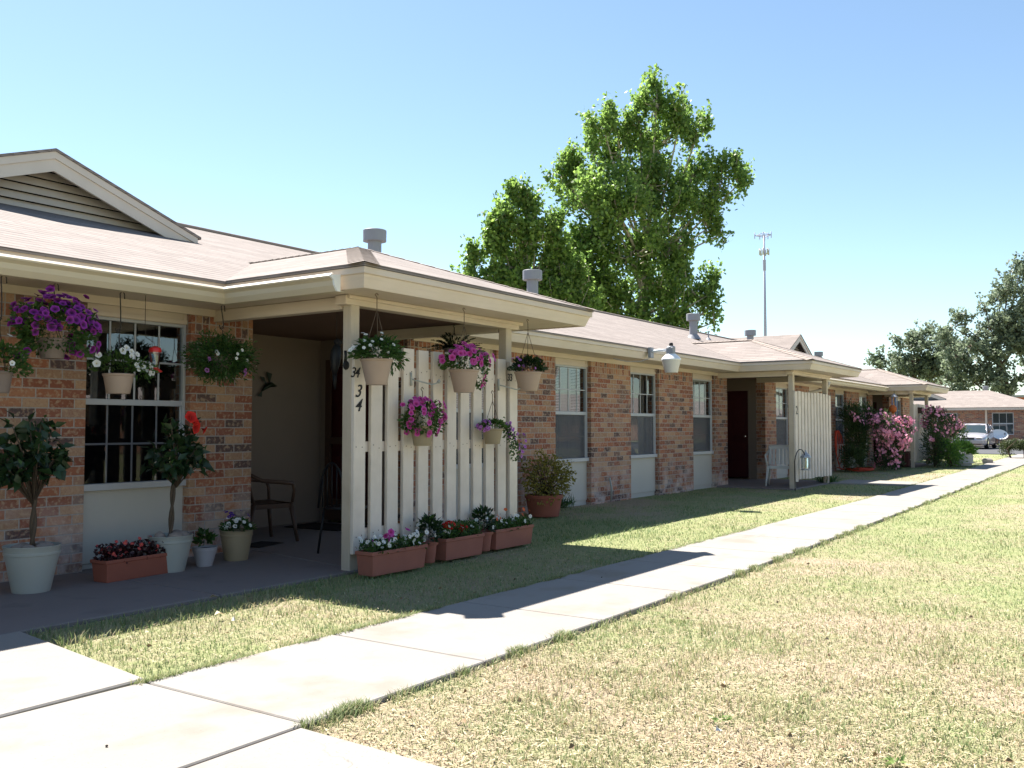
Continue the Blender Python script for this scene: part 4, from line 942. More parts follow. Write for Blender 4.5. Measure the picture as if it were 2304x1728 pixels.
foliage(o, tr_, rng.normal(size=tr_.shape) + [.2, 0, -.4], .036, .022, M['lf_petunia'], 'trailing_foliage'); q = rng.choice(240, 34, False); blossoms(o, tr_[q] + [.03, -.03, .02], rng.normal(size=(34, 3)) * .4 + [.3, -1, .2], .02, M['fl_lilac'], 'trailing_blossoms')
P, D = mound(26, (cc[0] - .13, cc[1], cc[2] + .0), .08, .07, .06, lo=-.8, shell=.8); blossoms(o, P, D + [0, -.8, .2], .021, M['fl_lilac'])
# fern hanging inside the porch
c = at(1022, 790, 6.35); o = empty('hanging_fern', tuple(c), 'dark hanging fern inside the porch behind the fence top', 'hanging basket')
pot(o, (c[0], c[1], c[2] - .12), .09, .12, .15, M['taupe_pot'], rim=.02, lip=.003)
P = []; D = []
for i in range(46):
    a = rng.uniform(0, 6.28); e = rng.uniform(.25, 1.1); L_ = rng.uniform(.22, .36); u = np.linspace(.1, 1, 18)[:, None]
    d = np.array([math.cos(a) * math.cos(e), math.sin(a) * math.cos(e), math.sin(e)]); p = np.array(c) + d * u * L_ + np.array([0, 0, -.25]) * (u ** 2) * L_; s_ = np.cross(d, [0, 0, 1])
    P += [p, p]; D += [np.tile(s_ + d * .4, (18, 1)), np.tile(-s_ + d * .4, (18, 1))]
foliage(o, np.concatenate(P), np.concatenate(D), .038, .014, M['lf_fern']); hanger(o, (c[0], c[1], ZS), c, .11, c[2] + .02, True, mat=M['chain'])
# yellow shrub in terracotta pot
c = gnd(1205, 1160); c = np.array([11.05, 7.05, -.02]); o = empty('potted_shrub', tuple(c), 'yellow green shrub in a red clay pot against the brick pier', 'potted plant')
pot(o, tuple(c), .21, .26, .30, M['terra'], rim=.05)
tips, _ = mound(60, (c[0] + .05, c[1] - .05, .52), .42, .30, .38, lo=-.5, shell=.5); stems('branches', (c[0], c[1], .25), tips, .005, M['bark'], o)
tw = np.array([[.75, -.05, .72], [.62, -.1, .55], [.8, 0, .58], [.55, -.1, .25]]) + [c[0], c[1], 0]; stems('long_twigs', (c[0] + .1, c[1], .4), tw, .005, M['bark'], o)
P, D = mound(1500, (c[0] + .02, c[1] - .05, .50), .42, .32, .36, lo=-.9, shell=.35); foliage(o, P, D + rng.normal(size=P.shape) * .7, .05, .03, M['lf_yellow'])
P = np.concatenate([np.array([c[0] + .1, c[1], .4]) + (t_ - np.array([c[0] + .1, c[1], .4])) * rng.uniform(.4, 1, (26, 1)) for t_ in tw]); foliage(o, P + rng.normal(size=P.shape) * .02, rng.normal(size=P.shape) + [.4, 0, .2], .04, .022, M['lf_yellow'], 'twig_leaves')
# ------------------------------------------------------------------ porch furniture
def armchair(loc, rz, mat, label, group=None, slotted=True):
    o = empty('garden_chair', loc, label, 'chair', group); Mx = Matrix.Translation(loc) @ Matrix.Rotation(rz, 4, 'Z')
    def part(name, fn, bev=.004):
        m_ = MB(); fn(m_); m_.v = [tuple(Mx @ Vector(v)) for v in m_.v]; m_.build(name, mat, o)
    def seat(m_):
        n = 8; top = [[(-.23 + .46 * i / n, -.24 + .48 * j / n, .41 - .02 * math.sin(math.pi * j / n) + .012 * (i / n)) for i in range(n + 1)] for j in range(n + 1)]
        for zz in (0, -.02): m_.add([(p[0], p[1], p[2] + zz) for r_ in top for p in r_], [(j * (n + 1) + i, j * (n + 1) + i + 1, (j + 1) * (n + 1) + i + 1, (j + 1) * (n + 1) + i) for j in range(n) for i in range(n)], 0, True)
        m_.box((.215, -.24, .36), (.235, .24, .415)); m_.box((-.235, -.24, .36), (-.215, .24, .405)); m_.box((-.215, -.25, .36), (.215, -.235, .41)); m_.box((-.215, .235, .36), (.215, .25, .41))
    part('seat', seat)
    def back(m_):
        n = 10
        def bp(u, v): a = (u - .5) * 1.5; return Vector((-.235 - .10 * v - .0 + .05 * (1 - math.cos(a)), .25 * math.sin(a) / math.sin(.75), .41 + .40 * v - .03 * abs(u - .5) * v))
        for k in range(7):
            u0, u1 = k / 7 + .02, (k + 1) / 7 - .02
            m_.add([bp(u0, .05), bp(u1, .05), bp(u1, .9), bp(u0, .9)], [(0, 1, 2, 3)])
        for i in range(n): m_.add([bp(i / n, .86), bp((i + 1) / n, .86), bp((i + 1) / n, 1.06), bp(i / n, 1.06)], [(0, 1, 2, 3)], 0, True)
        m_.tube([bp(i / n, 1.06) for i in range(n + 1)], .014, 8); m_.tube([bp(0, v) for v in (0, .3, .6, 1.06)], .014, 8); m_.tube([bp(1, v) for v in (0, .3, .6, 1.06)], .014, 8)
    part('backrest', back)
    for s in (-1, 1):
        part('armrest', lambda m_: m_.tube([(-.31, s * .255, .74), (-.15, s * .285, .66), (.1, s * .29, .635), (.21, s * .285, .62), (.235, s * .275, .55), (.225, s * .25, .42)], [.02, .022, .024, .022, .018, .018], 8))
        part('leg', lambda m_: m_.tube([(.215, s * .235, .41), (.25, s * .262, .18), (.275, s * .28, 0.)], [.028, .022, .018], 8))
        part('leg', lambda m_: m_.tube([(-.215, s * .235, .41), (-.27, s * .25, .18), (-.31, s * .26, 0.)], [.028, .022, .018], 8))
    return o
armchair((6.78, 7.92, 0), R(-12), M['chair_br'], 'brown moulded plastic armchair in the porch shade behind the brick corner')
armchair((19.3, 6.45, 0), R(195), M['chair_wh'], 'white plastic garden chair beside the far porch post')
# black metal chair behind the post
o = empty('metal_chair', (7.0, 7.0, 0), 'thin black metal chair half hidden by the porch post', 'chair'); c0 = at(757, 1250, 6.45)
cx_, cy_ = c0[0] + .18, 6.5; o.location = (cx_, cy_, 0)
m_ = MB(); m_.lathe([(.2, .43), (.205, .44), (.2, .455)], (cx_, cy_, 0), 24); m_.build('seat', M['black'], o)
m_ = MB(); m_.tube([(cx_ - .19 + .0, cy_ - .17 * 0 - .19, .44)] + [(cx_ - .20, cy_ - .19 + .38 * i / 8, .44 + .44 * math.sin(math.pi * i / 8) ** .5) for i in range(1, 8)] + [(cx_ - .19, cy_ + .19, .44)], .011, 8)
for i in range(1, 6): m_.tube([(cx_ - .195, cy_ - .19 + .38 * i / 6, .45), (cx_ - .2, cy_ - .19 + .38 * i / 6, .44 + .44 * math.sin(math.pi * i / 6) ** .5)], .006, 6)
m_.build('backrest', M['black'], o)
for (a, b) in ((-1, -1), (1, -1), (1, 1), (-1, 1)):
    m_ = MB(); m_.tube([(cx_ + a * .15, cy_ + b * .15, .44), (cx_ + a * .19, cy_ + b * .19, 0)], .011, 8); m_.build('leg', M['black'], o)
m_ = MB(); m_.obox((8.15, 8.35, .008), .55, .85, .014, Matrix.Rotation(R(4), 3, 'Z')); tag(m_.build('door_mat', M['mat'], bevel=.003), 'dark door mat on the porch floor before the door', 'mat')
m_ = MB(); m_.obox((6.55, 7.66, .006), .42, .28, .01, Matrix.Rotation(R(14), 3, 'Z')); tag(m_.build('small_rug', M['mat'], bevel=.003), 'small dark rug on the floor by the brick corner', 'rug')
# yellow bucket with plant behind the fence
c = at(915, 1180, 6.0); o = empty('bucket', (c[0], 6.0, 0), 'yellow bucket on the porch floor behind the fence slats', 'bucket'); pot(o, (c[0], 6.0, 0), .10, .135, .28, M['yellow'], rim=.02)
m_ = MB(); m_.tube([(c[0] + .135 * math.cos(a), 6.0 + .02, .27 + .12 * math.sin(a)) for a in np.linspace(0, math.pi, 9)], .004, 6); m_.build('handle', M['chain'], o)
# hummingbird plaque on the porch wall
c = at(600, 868, 8.99); t_ = MB(); o = empty('wall_ornament', tuple(c), 'small dark green flying bird ornament on the porch back wall', 'ornament')
m_ = MB(); m_.tube([Vector(c) + Vector((.14, -.03, -.0)), Vector(c) + Vector((.09, -.03, .005)), Vector(c) + Vector((.05, -.03, .02)), Vector(c) + Vector((-.03, -.03, -.01)), Vector(c) + Vector((-.10, -.03, -.07))], [.003, .02, .03, .032, .008], 8); m_.build('body', M['lf_dark'], o)
for q in (((.02, 0, .02), (-.03, 0, .17), (.06, 0, .15)), ((-.02, 0, .0), (-.13, 0, .11), (-.06, 0, .10))):
    m_ = MB(); A = [Vector(c) + Vector((p[0], -.03, p[2])) for p in q]; m_.add(A + [p + Vector((0, .006, 0)) for p in A], [(0, 1, 2), (5, 4, 3), (0, 3, 4, 1), (1, 4, 5, 2), (2, 5, 3, 0)]); m_.build('wing', M['lf_dark'], o)
m_ = MB(); A = [Vector(c) + Vector(p) for p in ((-.09, -.03, -.05), (-.16, -.03, -.13), (-.10, -.03, -.14))]; m_.add(A + [p + Vector((0, .006, 0)) for p in A], [(0, 1, 2), (5, 4, 3), (0, 3, 4, 1), (1, 4, 5, 2), (2, 5, 3, 0)]); m_.build('tail', M['lf_dark'], o)
# dark parrot-like bird hung at the post
c = at(757, 800, 6.2); bs = .68; o = empty('hanging_bird', tuple(c), 'black hanging bird ornament left of the porch post', 'ornament')
V3 = lambda x_, y_, z_: Vector(c) + Vector((x_, y_, z_)) * bs
m_ = MB(); m_.tube([V3(.02, 0, .17), V3(.01, 0, .13), V3(-.005, 0, .06), V3(-.02, 0, -.05), V3(-.03, 0, -.17), V3(-.03, 0, -.28)], [.014, .034, .05, .052, .038, .015], 10); m_.build('body', M['black'], o)
m_ = MB(); m_.lathe([(.004, -.036), (.028, -.025), (.037, 0), (.028, .025), (.004, .036)], tuple(V3(.02, 0, .18)), 12); m_.tube([V3(.05, 0, .195), V3(.085, -.0, .19), V3(.10, 0, .17)], [.02, .014, .003], 8); m_.build('head', M['black'], o)
m_ = MB(); m_.tube([V3(0, 0, .22), (c[0], c[1], 2.352)], .0025, 6); m_.build('cord', M['chain'], o)
m_ = MB(); m_.tube([V3(-.03, 0, -.26), V3(-.03, 0, -.36), V3(-.02, 0, -.46)], [.022, .016, .008], 8); m_.build('tail', M['black'], o)
# ladle shaped ornament on the post
c = at(777, 822, 5.645); o = MB(); o.lathe([(.004, -.02), (.030, -.012), (.034, 0.), (.02, .008)], (0, 0, 0), 16)
o.v = [(c[0] + x_, 5.655 - .006 + z_ - .0, c[2] + y_ * 1.2) for (x_, y_, z_) in o.v]; o.v = [(x_ - .0, y_ - .01, z_) for (x_, y_, z_) in o.v]
o.tube([(c[0], 5.645, c[2] + .03), (c[0], 5.642, c[2] + .08), (c[0], 5.645, c[2] + .125)], [.014, .011, .013], 8)
tag(o.build('spoon_ornament', M['black']), 'black spoon shaped ornament fixed to the post above number 34', 'ornament')

# ------------------------------------------------------------------ security light on the eave
X0 = 13.97; c = at(1503, 838, 6.45); Lc = (X0, 6.45, c[2]); k = ppm(Lc)
o = empty('security_light', Lc, 'grey and white security lamp on an arm from the eave', 'lamp')
z = Lc[2]
m_ = MB(); m_.lathe([(.105, -.0), (.155, .21)], Lc, 28, cap0=True, cap1=False); m_.build('lamp_diffuser', M['lens'], o)
m_ = MB(); m_.lathe([(.158, .205), (.160, .222), (.135, .255), (.09, .295), (.072, .31)], Lc, 28, cap0=False); m_.build('reflector', M['white_gl'], o)
m_ = MB(); m_.lathe([(.068, .305), (.068, .42), (.055, .435)], Lc, 20); m_.box((X0 - .07, 6.39, z + .31), (X0 + .03, 6.51, z + .41)); m_.build('lamp_body', M['vent'], o, bevel=.006)
m_ = MB(); m_.lathe([(.032, .435), (.034, .45), (.034, .475), (.025, .49)], Lc, 14); m_.build('light_sensor', M['chain'], o)
m_ = MB(); m_.tube([(X0, 6.50, z + .37), (X0 + .0, 6.66, z + .375), (X0, 6.84, z + .36)], .024, 10); m_.build('arm', M['white_gl'], o)
m_ = MB(); m_.box((X0 - .06, 6.79, z + .26), (X0 + .06, 6.835, z + .43)); m_.tube([(X0 - .02, 6.83, z + .25), (X0 - .25, 6.88, z + .19), (X0 - .6, 6.95, z + .17), (X0 - .95, 7.0, z + .2)], .006, 6); m_.build('bracket', M['vent'], o)

# ------------------------------------------------------------------ second porch: hook lantern, hose, oleanders
o = empty('hook_lantern', (18.12, 5.62, 0), 'grey lantern hanging on a shepherd hook before the slatted fence', 'lantern')
m_ = MB(); c = at(1789, 1103, 5.70); xh = c[0]; c2 = at(1813, 1040, 5.70); xl = c2[0]; rr = (xl - xh) / 2
zt = at(1800, 1011, 5.70)[2]
m_.tube([(xh, 5.70, 0), (xh, 5.70, zt - rr * .8)] + [(xh + rr - rr * math.cos(a), 5.70, zt - rr * .8 + rr * .8 * math.sin(a)) for a in np.linspace(.2, math.pi, 10)] + [(xl, 5.70, zt - rr * .8 - .1)], .010, 8); m_.build('shepherd_hook', M['black'], o)
zl = at(1813, 1058, 5.70)[2]
m_ = MB(); m_.lathe([(.10, 0), (.10, .02), (.075, .03)], (xl, 5.70, zl), 6, smooth=False); m_.lathe([(.11, .25), (.10, .28), (.045, .33), (.02, .36), (.012, .40)], (xl, 5.70, zl), 6, smooth=False)
for i in range(6): a = i * math.pi / 3; m_.tube([(xl + .08 * math.cos(a), 5.70 + .08 * math.sin(a), zl + .02), (xl + .088 * math.cos(a), 5.70 + .088 * math.sin(a), zl + .26)], .007, 6)
m_.build('lantern_frame', M['steel'], o); m_ = MB(); m_.lathe([(.07, .025), (.078, .25)], (xl, 5.70, zl), 6, smooth=False); m_.build('lantern_glass', M['clear'], o)
# red hose looped on the wall and coiled on the grass
P = gnd(1870, 1062); o = empty('garden_hose', (P[0], P[1], 0), 'red garden hose hung in loops against the wall and coiled on the grass', 'hose')
hx_, hy_ = 26.75, 7.36
m_ = MB()
for j in range(4):
    s = .10 + .11 * j; m_.tube([(hx_ - .1 + s * .9 * math.sin(a) + .12 * j * (1 - math.cos(a)) / 2, hy_ - .03 - .02 * j, 1.12 - (.62 + .16 * j) * (1 - math.cos(a)) / 2) for a in np.linspace(0, 2 * math.pi, 24)], .013, 6)
m_.build('hanging_loops', M['orange_red'], o); m_ = MB()
for j in range(6): m_.tube([(hx_ + .35 + (.34 + .035 * (j % 3)) * math.cos(a), hy_ - .55 + (.3 + .03 * (j % 3)) * math.sin(a), .02 + .026 * (j // 2) + .01 * math.sin(3 * a + j)) for a in np.linspace(0, 2 * math.pi, 26)], .015, 6)
m_.tube([(hx_, hy_ - .02, .1), (hx_ + .1, hy_ - .2, .03), (hx_ + .3, hy_ - .3, .03)], .015, 6); m_.build('coil', M['orange_red'], o)
c = (hx_ + .28, hy_ - .35, .0); o = empty('jug', c, 'white plastic jug standing in the coil of red hose', 'jug'); m_ = MB(); m_.lathe([(.10, .05), (.12, .07), (.12, .27), (.09, .34), (.04, .38), (.04, .41)], c, 20); m_.tube([(c[0], c[1] - .11, .18), (c[0], c[1] - .17, .22), (c[0], c[1] - .15, .31), (c[0], c[1] - .08, .34)], .014, 8); m_.build('bottle', M['white_pl'], o)
def oleander(lobes, n, nf, label, seed, group='oleander bushes', base=None, fr=.042, lo_f=.15):
    r = np.random.default_rng(seed); c0 = base
    o = empty('oleander_bush', c0, label, 'bush', group); P = []; D = []; FP = []; FD = []; tips = []
    tot = sum(l[3] * l[5] for l in lobes)
    for (x_, y_, z_, rx, ry, rz, ff) in lobes:
        w = rx * rz / sum(l[3] * l[5] for l in lobes); p, d = mound(int(n * w) + 5, (x_, y_, z_), rx, ry, rz, r, -.95, .25); P.append(p); D.append(d + [0, 0, .7] + r.normal(size=d.shape) * .5)
        m_ = int(nf * w * ff)
        if m_ > 3:
            ncl = max(3, m_ // 7); pc, dc = mound(ncl, (x_, y_, z_), rx * 1.02, ry * 1.02, rz * 1.03, r, -.55, .85)
            pp = np.repeat(pc, 7, 0) + r.normal(size=(ncl * 7, 3)) * .055; FP.append(pp); FD.append(np.repeat(dc, 7, 0) + r.normal(size=(ncl * 7, 3)) * .5 + [-.3, -.4, .2])
        tp, _ = mound(10, (x_, y_, z_), rx * .8, ry * .8, rz * .9, r, -.2, .6); tips += list(tp)
    stems('stems', c0, tips, .012, M['bark'], o)
    foliage(o, np.concatenate(P), np.concatenate(D), .13, .024, M['lf_oleander'], fold=.1, droop=.1)
    blossoms(o, np.concatenate(FP), np.concatenate(FD), fr, M['fl_oleander'], cup=.3)
    return o
def lobe(px, py, Y, wpx, hpx, ff=1., dep=.8): c = at(px, py, Y); k = ppm(c); return (c[0], c[1], c[2], wpx / 2 / k, max(wpx / 2 / k * dep, .2), hpx / 2 / k, ff)
b = gnd(1930, 1056); oleander([lobe(1928, 985, 6.9, 60, 130, .10), lobe(1915, 935, 7.0, 55, 60, .35), lobe(1948, 940, 6.8, 50, 62, .7), lobe(1920, 1030, 6.9, 66, 56, .02)], 5200, 260, 'tall dark oleander bush mostly in the shade beside the hose', 11, base=(b[0], 6.95, 0))
b = gnd(2000, 1050); oleander([lobe(2005, 985, 6.2, 84, 80, 1.5), lobe(1985, 965, 6.2, 50, 60, 1.4), lobe(2035, 960, 6.2, 38, 40, 1.5), lobe(1995, 1030, 6.3, 70, 50, .8), lobe(1985, 938, 6.3, 26, 26, 1.2), lobe(2000, 1045, 6.4, 74, 24, .2)], 3000, 900, 'sunlit oleander bush covered in pink blossom before the third porch', 12, base=(b[0], 6.35, 0))
b = gnd(2110, 1050); oleander([lobe(2105, 945, 5.6, 66, 60, 1.3), lobe(2138, 965, 5.6, 60, 60, 1.1), lobe(2100, 1000, 5.6, 60, 100, .15), lobe(2125, 1030, 5.6, 80, 50, .05), lobe(2160, 975, 5.6, 36, 40, 1.1)], 4800, 800, 'big pink flowering oleander bush right of the third fence', 13, base=(b[0], 5.62, 0))
# green bush and tub planter beside it
c = at(2138, 1018, 5.2); k = ppm(c); o = empty('shrub', (c[0], 5.2, 0), 'low bright green shrub below the last oleander', 'bush'); P, D = mound(620, (c[0], 5.2, .45), .46, .4, .44, lo=-.95, shell=.15); P += rng.normal(size=P.shape) * .05; foliage(o, P, D + rng.normal(size=P.shape) * .5 + [0, 0, .5], .15, .055, M['lf_bright']); tips, _ = mound(12, (c[0], 5.2, .4), .3, .3, .3); stems('stems', (c[0], 5.2, 0), tips, .012, M['bark'], o)
c = at(2166, 1043, 5.05); c = np.array([c[0], 5.05, 0]); k = ppm(c); o = empty('tub_planter', tuple(c), 'whitewashed round tub planter with leafy greens beside the path', 'planter')
m_ = MB(); m_.lathe([(.26, 0), (.30, .12), (.31, .24), (.30, .36), (.27, .36), (.26, .30)], tuple(c), 24, cap1=False); m_.build('tub', M['half_barrel'], o)
m_ = MB(); 
for z_ in (.08, .27): m_.lathe([(.302, z_), (.318, z_ + .005), (.318, z_ + .035), (.302, z_ + .04)], tuple(c), 24, cap0=False, cap1=False)
m_.build('hoop', M['steel'], o); s = MB(); s.lathe([(.27, .32), (.01, .34)], tuple(c), 20, cap0=False); s.build('soil', M['soil'], o)
P, D = mound(420, (c[0], c[1], .46), .36, .34, .26, lo=-.5, shell=.3); foliage(o, P, D + [0, 0, .6], .17, .06, M['lf_bright'])
# dark cabinet beside third fence and planter box on it
c = at(2030, 1050, 6.5); cx_, cy_ = c[0], 6.5; o = empty('storage_box', (cx_, cy_, 0), 'dark red storage box with pale edges beside the third fence post', 'box')
m_ = MB(); m_.box((cx_ - .28, cy_ - .25, 0), (cx_ + .28, cy_ + .25, .42)); m_.build('box_body', paint('dark_red_box', (.07, .018, .018), .5), o, bevel=.01)
m_ = MB(); m_.box((cx_ - .30, cy_ - .27, .425), (cx_ + .30, cy_ + .27, .47)); m_.build('lid', M['chair_br'], o, bevel=.01); m_ = MB(); m_.box((cx_ - .12, cy_ - .275, .20), (cx_ + .12, cy_ - .252, .23)); m_.build('handle', M['white_pl'], o)
c = at(2076, 921, 5.98); o = empty('planter_box', tuple(c), 'dark planter box hooked high on the third fence', 'planter'); k = .13
m_ = MB(); m_.box((c[0] - .14, c[1] - .0, c[2] - .13), (c[0] + .14, c[1] + .12, c[2] + .0)); m_.box((c[0] - .155, c[1] - .01, c[2] + .003), (c[0] + .155, c[1] + .13, c[2] + .06)); m_.build('box_body', M['chair_br'], o, bevel=.006)
m_ = MB(); m_.tube([(c[0] - .08, c[1] + .12, c[2] + .02), (c[0] - .08, c[1] + .16, c[2] + .09), (c[0] + .08, c[1] + .16, c[2] + .09), (c[0] + .08, c[1] + .12, c[2] + .02)], .008, 6); m_.build('hook', M['black'], o)
# wind chime and orange ornament in the third porch
c = at(2012, 893, 6.6); o = empty('wind_chime', tuple(c), 'blue and orange wind chime hanging in the third porch', 'wind chime')
m_ = MB(); m_.lathe([(.10, -.01), (.12, .0), (.02, .10)], tuple(c), 14); m_.build('chime_top', M['steel'], o)
m_ = MB()
for i in range(5): a = i * 1.257; m_.tube([(c[0] + .08 * math.cos(a), c[1] + .08 * math.sin(a), c[2] - .01), (c[0] + .08 * math.cos(a), c[1] + .08 * math.sin(a), c[2] - .42 - .04 * i)], .012, 6)
m_.build('tubes', paint('blue_metal', (.12, .2, .4), .4), o); m_ = MB(); m_.tube([(c[0], c[1], c[2] + .09), (c[0], c[1], 2.352)], .006, 6); m_.build('cord', M['chain'], o)
m_ = MB(); m_.lathe([(.02, -.62), (.1, -.55), (.12, -.45), (.06, -.36)], (c[0] - .22, c[1], c[2] + .1), 14); m_.build('orange_pendant', paint('orange_pendant', (.5, .13, .03), .5), o)
# low weeds by second post
for (px, py, lab) in ((1862, 1085, 'small dark tuft of weeds at the foot of the second fence'), (1255, 1140, 'sprig of wild grass by the white panel next to the clay pot')):
    c = gnd(px, py); o = empty('weed', (c[0], c[1], 0), lab, 'plant'); P = np.array([c[0], c[1], -.02]) + rng.normal(size=(180, 3)) * [.12, .08, .0]; foliage(o, P, rng.normal(size=P.shape) * .5 + [0, 0, 1.], .22, .02, M['lf_green'])
# meter cover / stepping block
c = gnd(2222, 1041); m_ = MB(); m_.obox((c[0], c[1], .05), .5, .32, .14, Matrix.Rotation(R(10), 3, 'Z')); m_.obox((c[0], c[1], .13), .42, .26, .03, Matrix.Rotation(R(10), 3, 'Z')); tag(m_.build('concrete_block', M['concrete_block'], bevel=.02), 'low concrete block beside the path in front of the road', 'block')

# ------------------------------------------------------------------ far building, car, dish, hedge
FB = empty('brick_house', (64.4, 8, 0), 'brick house across the road with tan hip roof facing the path', 'building')
fx, fe = 64.5, 63.9; zE = 2.44; d_ = 3.5; y0, y1 = 5.25, 26.; zr_ = zE + S * d_
m_ = MB(); 
wins = [(7.05, 8.25), (10.2, 11.4), (15.7, 16.8)]
yy = y0 + .5
for (a, b) in wins + [(y1, y1)]:
    m_.box((fx, yy, 0), (fx + .2, a, 2.36)); yy = b
for (a, b) in wins: m_.box((fx, a, 0), (fx + .2, b, .75)); m_.box((fx, a, 2.12), (fx + .2, b, 2.36))
m_.box((fx + .2, y0 + .5, 0), (fx + 6, y0 + .7, 2.36)); m_.build('brick_wall', M['brick_far'], FB)
roof('roof', [[(fe, y0, zE), (fe + d_, y0 + d_, zr_), (fe + d_, y1, zr_), (fe, y1, zE)], [(fe, y0, zE), (fe + 2 * d_, y0, zE), (fe + d_, y0 + d_, zr_)], [(fe + d_, y0 + d_, zr_), (fe + 2 * d_, y0, zE), (fe + 2 * d_, y1, zE), (fe + d_, y1, zr_)]], FB)
m_ = MB(); m_.box((fe + .02, y0 + .02, zE - .17), (fe + .06, y1, zE - .03)); m_.box((fe + .06, y0 + .02, zE - .17), (fe + 7, y0 + .06, zE - .03)); m_.build('fascia', M['trim'], FB)
m_ = MB(); m_.box((fe + .06, y0 + .07, zE - .15), (fx + .1, y1, zE - .13)); m_.build('soffit', M['trim'], FB)
for (a, b) in wins:
    f = MB(); w = .05
    for bx in (((fx + .04, a, .75), (fx + .1, a + w, 2.12)), ((fx + .04, b - w, .75), (fx + .1, b, 2.12)), ((fx + .04, a + w, 2.07), (fx + .1, b - w, 2.12)), ((fx + .04, a + w, .75), (fx + .1, b - w, .8)), ((fx + .03, a + w, 1.40), (fx + .1, b - w, 1.47))): f.box(*bx)
    for q in (1, 2): f.box((fx + .07, a + (b - a) * q / 3 - .012, .8), (fx + .09, a + (b - a) * q / 3 + .012, 2.07))
    fo = f.build('window', M['alu'], FB); gl = MB(); gl.poly([(fx + .08, a, .76), (fx + .08, b, .76), (fx + .08, b, 2.1), (fx + .08, a, 2.1)]); gl.build('pane', M['car_glass'], fo)
m_ = MB(); m_.box((fx - .08, 8.5, 0), (fx - .002, 8.62, 2.29)); m_.build('downspout', M['trim'], FB)
# roof gable of the far house (faces the path)
gy, ghw, gX = 12.55, 1.5, fe + 1.9; zb = zE + S * 1.9 ; za = zb + .62
m_ = MB(); m_.slab([(gX - .3, gy - ghw, zb), (gX - .3, gy, za), (gX + 3, gy, za), (gX + 3, gy - ghw, zb)], .03); m_.slab([(gX - .3, gy + ghw, zb), (gX + 3, gy + ghw, zb), (gX + 3, gy, za), (gX - .3, gy, za)], .03); go = m_.build('gable', M['shingle'], FB)
m_ = MB()
for sg in (-1, 1):
    A = [(gX - .28, gy, za - .03), (gX - .28, gy, za - .24), (gX - .28, gy + sg * ghw, zb - .24), (gX - .28, gy + sg * ghw, zb - .03)]; B = [(p[0] + .03, p[1], p[2]) for p in A]; m_.add(A + B, [(0, 1, 2, 3), (7, 6, 5, 4), (0, 4, 5, 1), (1, 5, 6, 2), (2, 6, 7, 3), (3, 7, 4, 0)])
m_.build('rake_board', M['trim_pale'], go); m_ = MB(); m_.poly([(gX, gy - ghw, zb - .1), (gX, gy + ghw, zb - .1), (gX, gy, za - .05)]); m_.build('louver', M['vent'], go)
P = atD(2218, 888, 64); m_ = MB(); m_.lathe([(.13, 2.4), (.13, P[2] + .45)], (P[0], P[1], 0), 14); vo = m_.build('roof_vent', M['vent'], FB); m_ = MB(); m_.lathe([(.19, P[2] + .40), (.2, P[2] + .58), (.05, P[2] + .6)], (P[0], P[1], 0), 14); m_.build('vent_cap', M['vent'], vo)

# car: silver sedan, nose towards the camera (-X)
CAR = empty('parked_car', (57.9, 8.55, 0), 'silver sedan parked on the road in front of the brick house', 'car')
def cloft(sections, mat, name, parent, smooth=True):
    n = len(sections[0]); mb = MB(); V = [p for s_ in sections for p in s_]
    F = [(j * n + i, j * n + i + 1, (j + 1) * n + i + 1, (j + 1) * n + i) for j in range(len(sections) - 1) for i in range(n - 1)]
    F += [tuple(range(n)), tuple((len(sections) - 1) * n + i for i in range(n))]; mb.add(V, F, 0, smooth); o = mb.build(name, mat, parent)
    return o
cx0, cyc = 57.2, 8.55
def csec(x_, w, zb_, zs_, zt_, crown): return [(cx0 + x_, cyc + s_ * w_, z_) for (s_, w_, z_) in ((-1, w * .9, zb_), (-1, w, zb_ + .12), (-1, w * .995, zs_ * .85 + zb_ * .15), (-1, w * .95, zs_), (-1, w * .72, zt_), (-1, w * .3, zt_ + crown), (1, w * .3, zt_ + crown), (1, w * .72, zt_), (1, w * .95, zs_), (1, w * .995, zs_ * .85 + zb_ * .15), (1, w, zb_ + .12), (1, w * .9, zb_))]
cloft([csec(0, .72, .30, .58, .62, .01), csec(.10, .84, .22, .64, .69, .015), csec(.5, .89, .20, .70, .77, .025), csec(1.3, .91, .2, .82, .88, .03), csec(2.0, .92, .2, .88, .92, .01), csec(3.6, .92, .2, .92, .94, .01), csec(4.3, .90, .22, .92, .97, .02), csec(4.9, .84, .25, .86, .92, .01), csec(5.05, .74, .34, .80, .84, .0)], M['car'], 'body', CAR)
def gsec(x_, w0, w1, z0, z1): return [(cx0 + x_, cyc - w0, z0), (cx0 + x_, cyc - w1, z1), (cx0 + x_, cyc - w1 * .5, z1 + .03), (cx0 + x_, cyc + w1 * .5, z1 + .03), (cx0 + x_, cyc + w1, z1), (cx0 + x_, cyc + w0, z0)]
cloft([gsec(1.35, .80, .79, .86, .865), gsec(2.05, .84, .66, .88, 1.33), gsec(2.4, .85, .63, .9, 1.38), gsec(3.3, .85, .63, .92, 1.37), gsec(3.75, .84, .64, .92, 1.28), gsec(4.35, .80, .78, .93, .95)], M['car_glass'], 'cabin_glass', CAR, False)
cloft([[(cx0 + x_, cyc + s_, z_ + .012 + .02 * (1 - abs(s_) / .66)) for s_ in (-.66, -.4, 0, .4, .66)] for (x_, z_) in ((2.02, 1.325), (2.4, 1.40), (3.3, 1.395), (3.78, 1.285))], M['car'], 'roof', CAR)
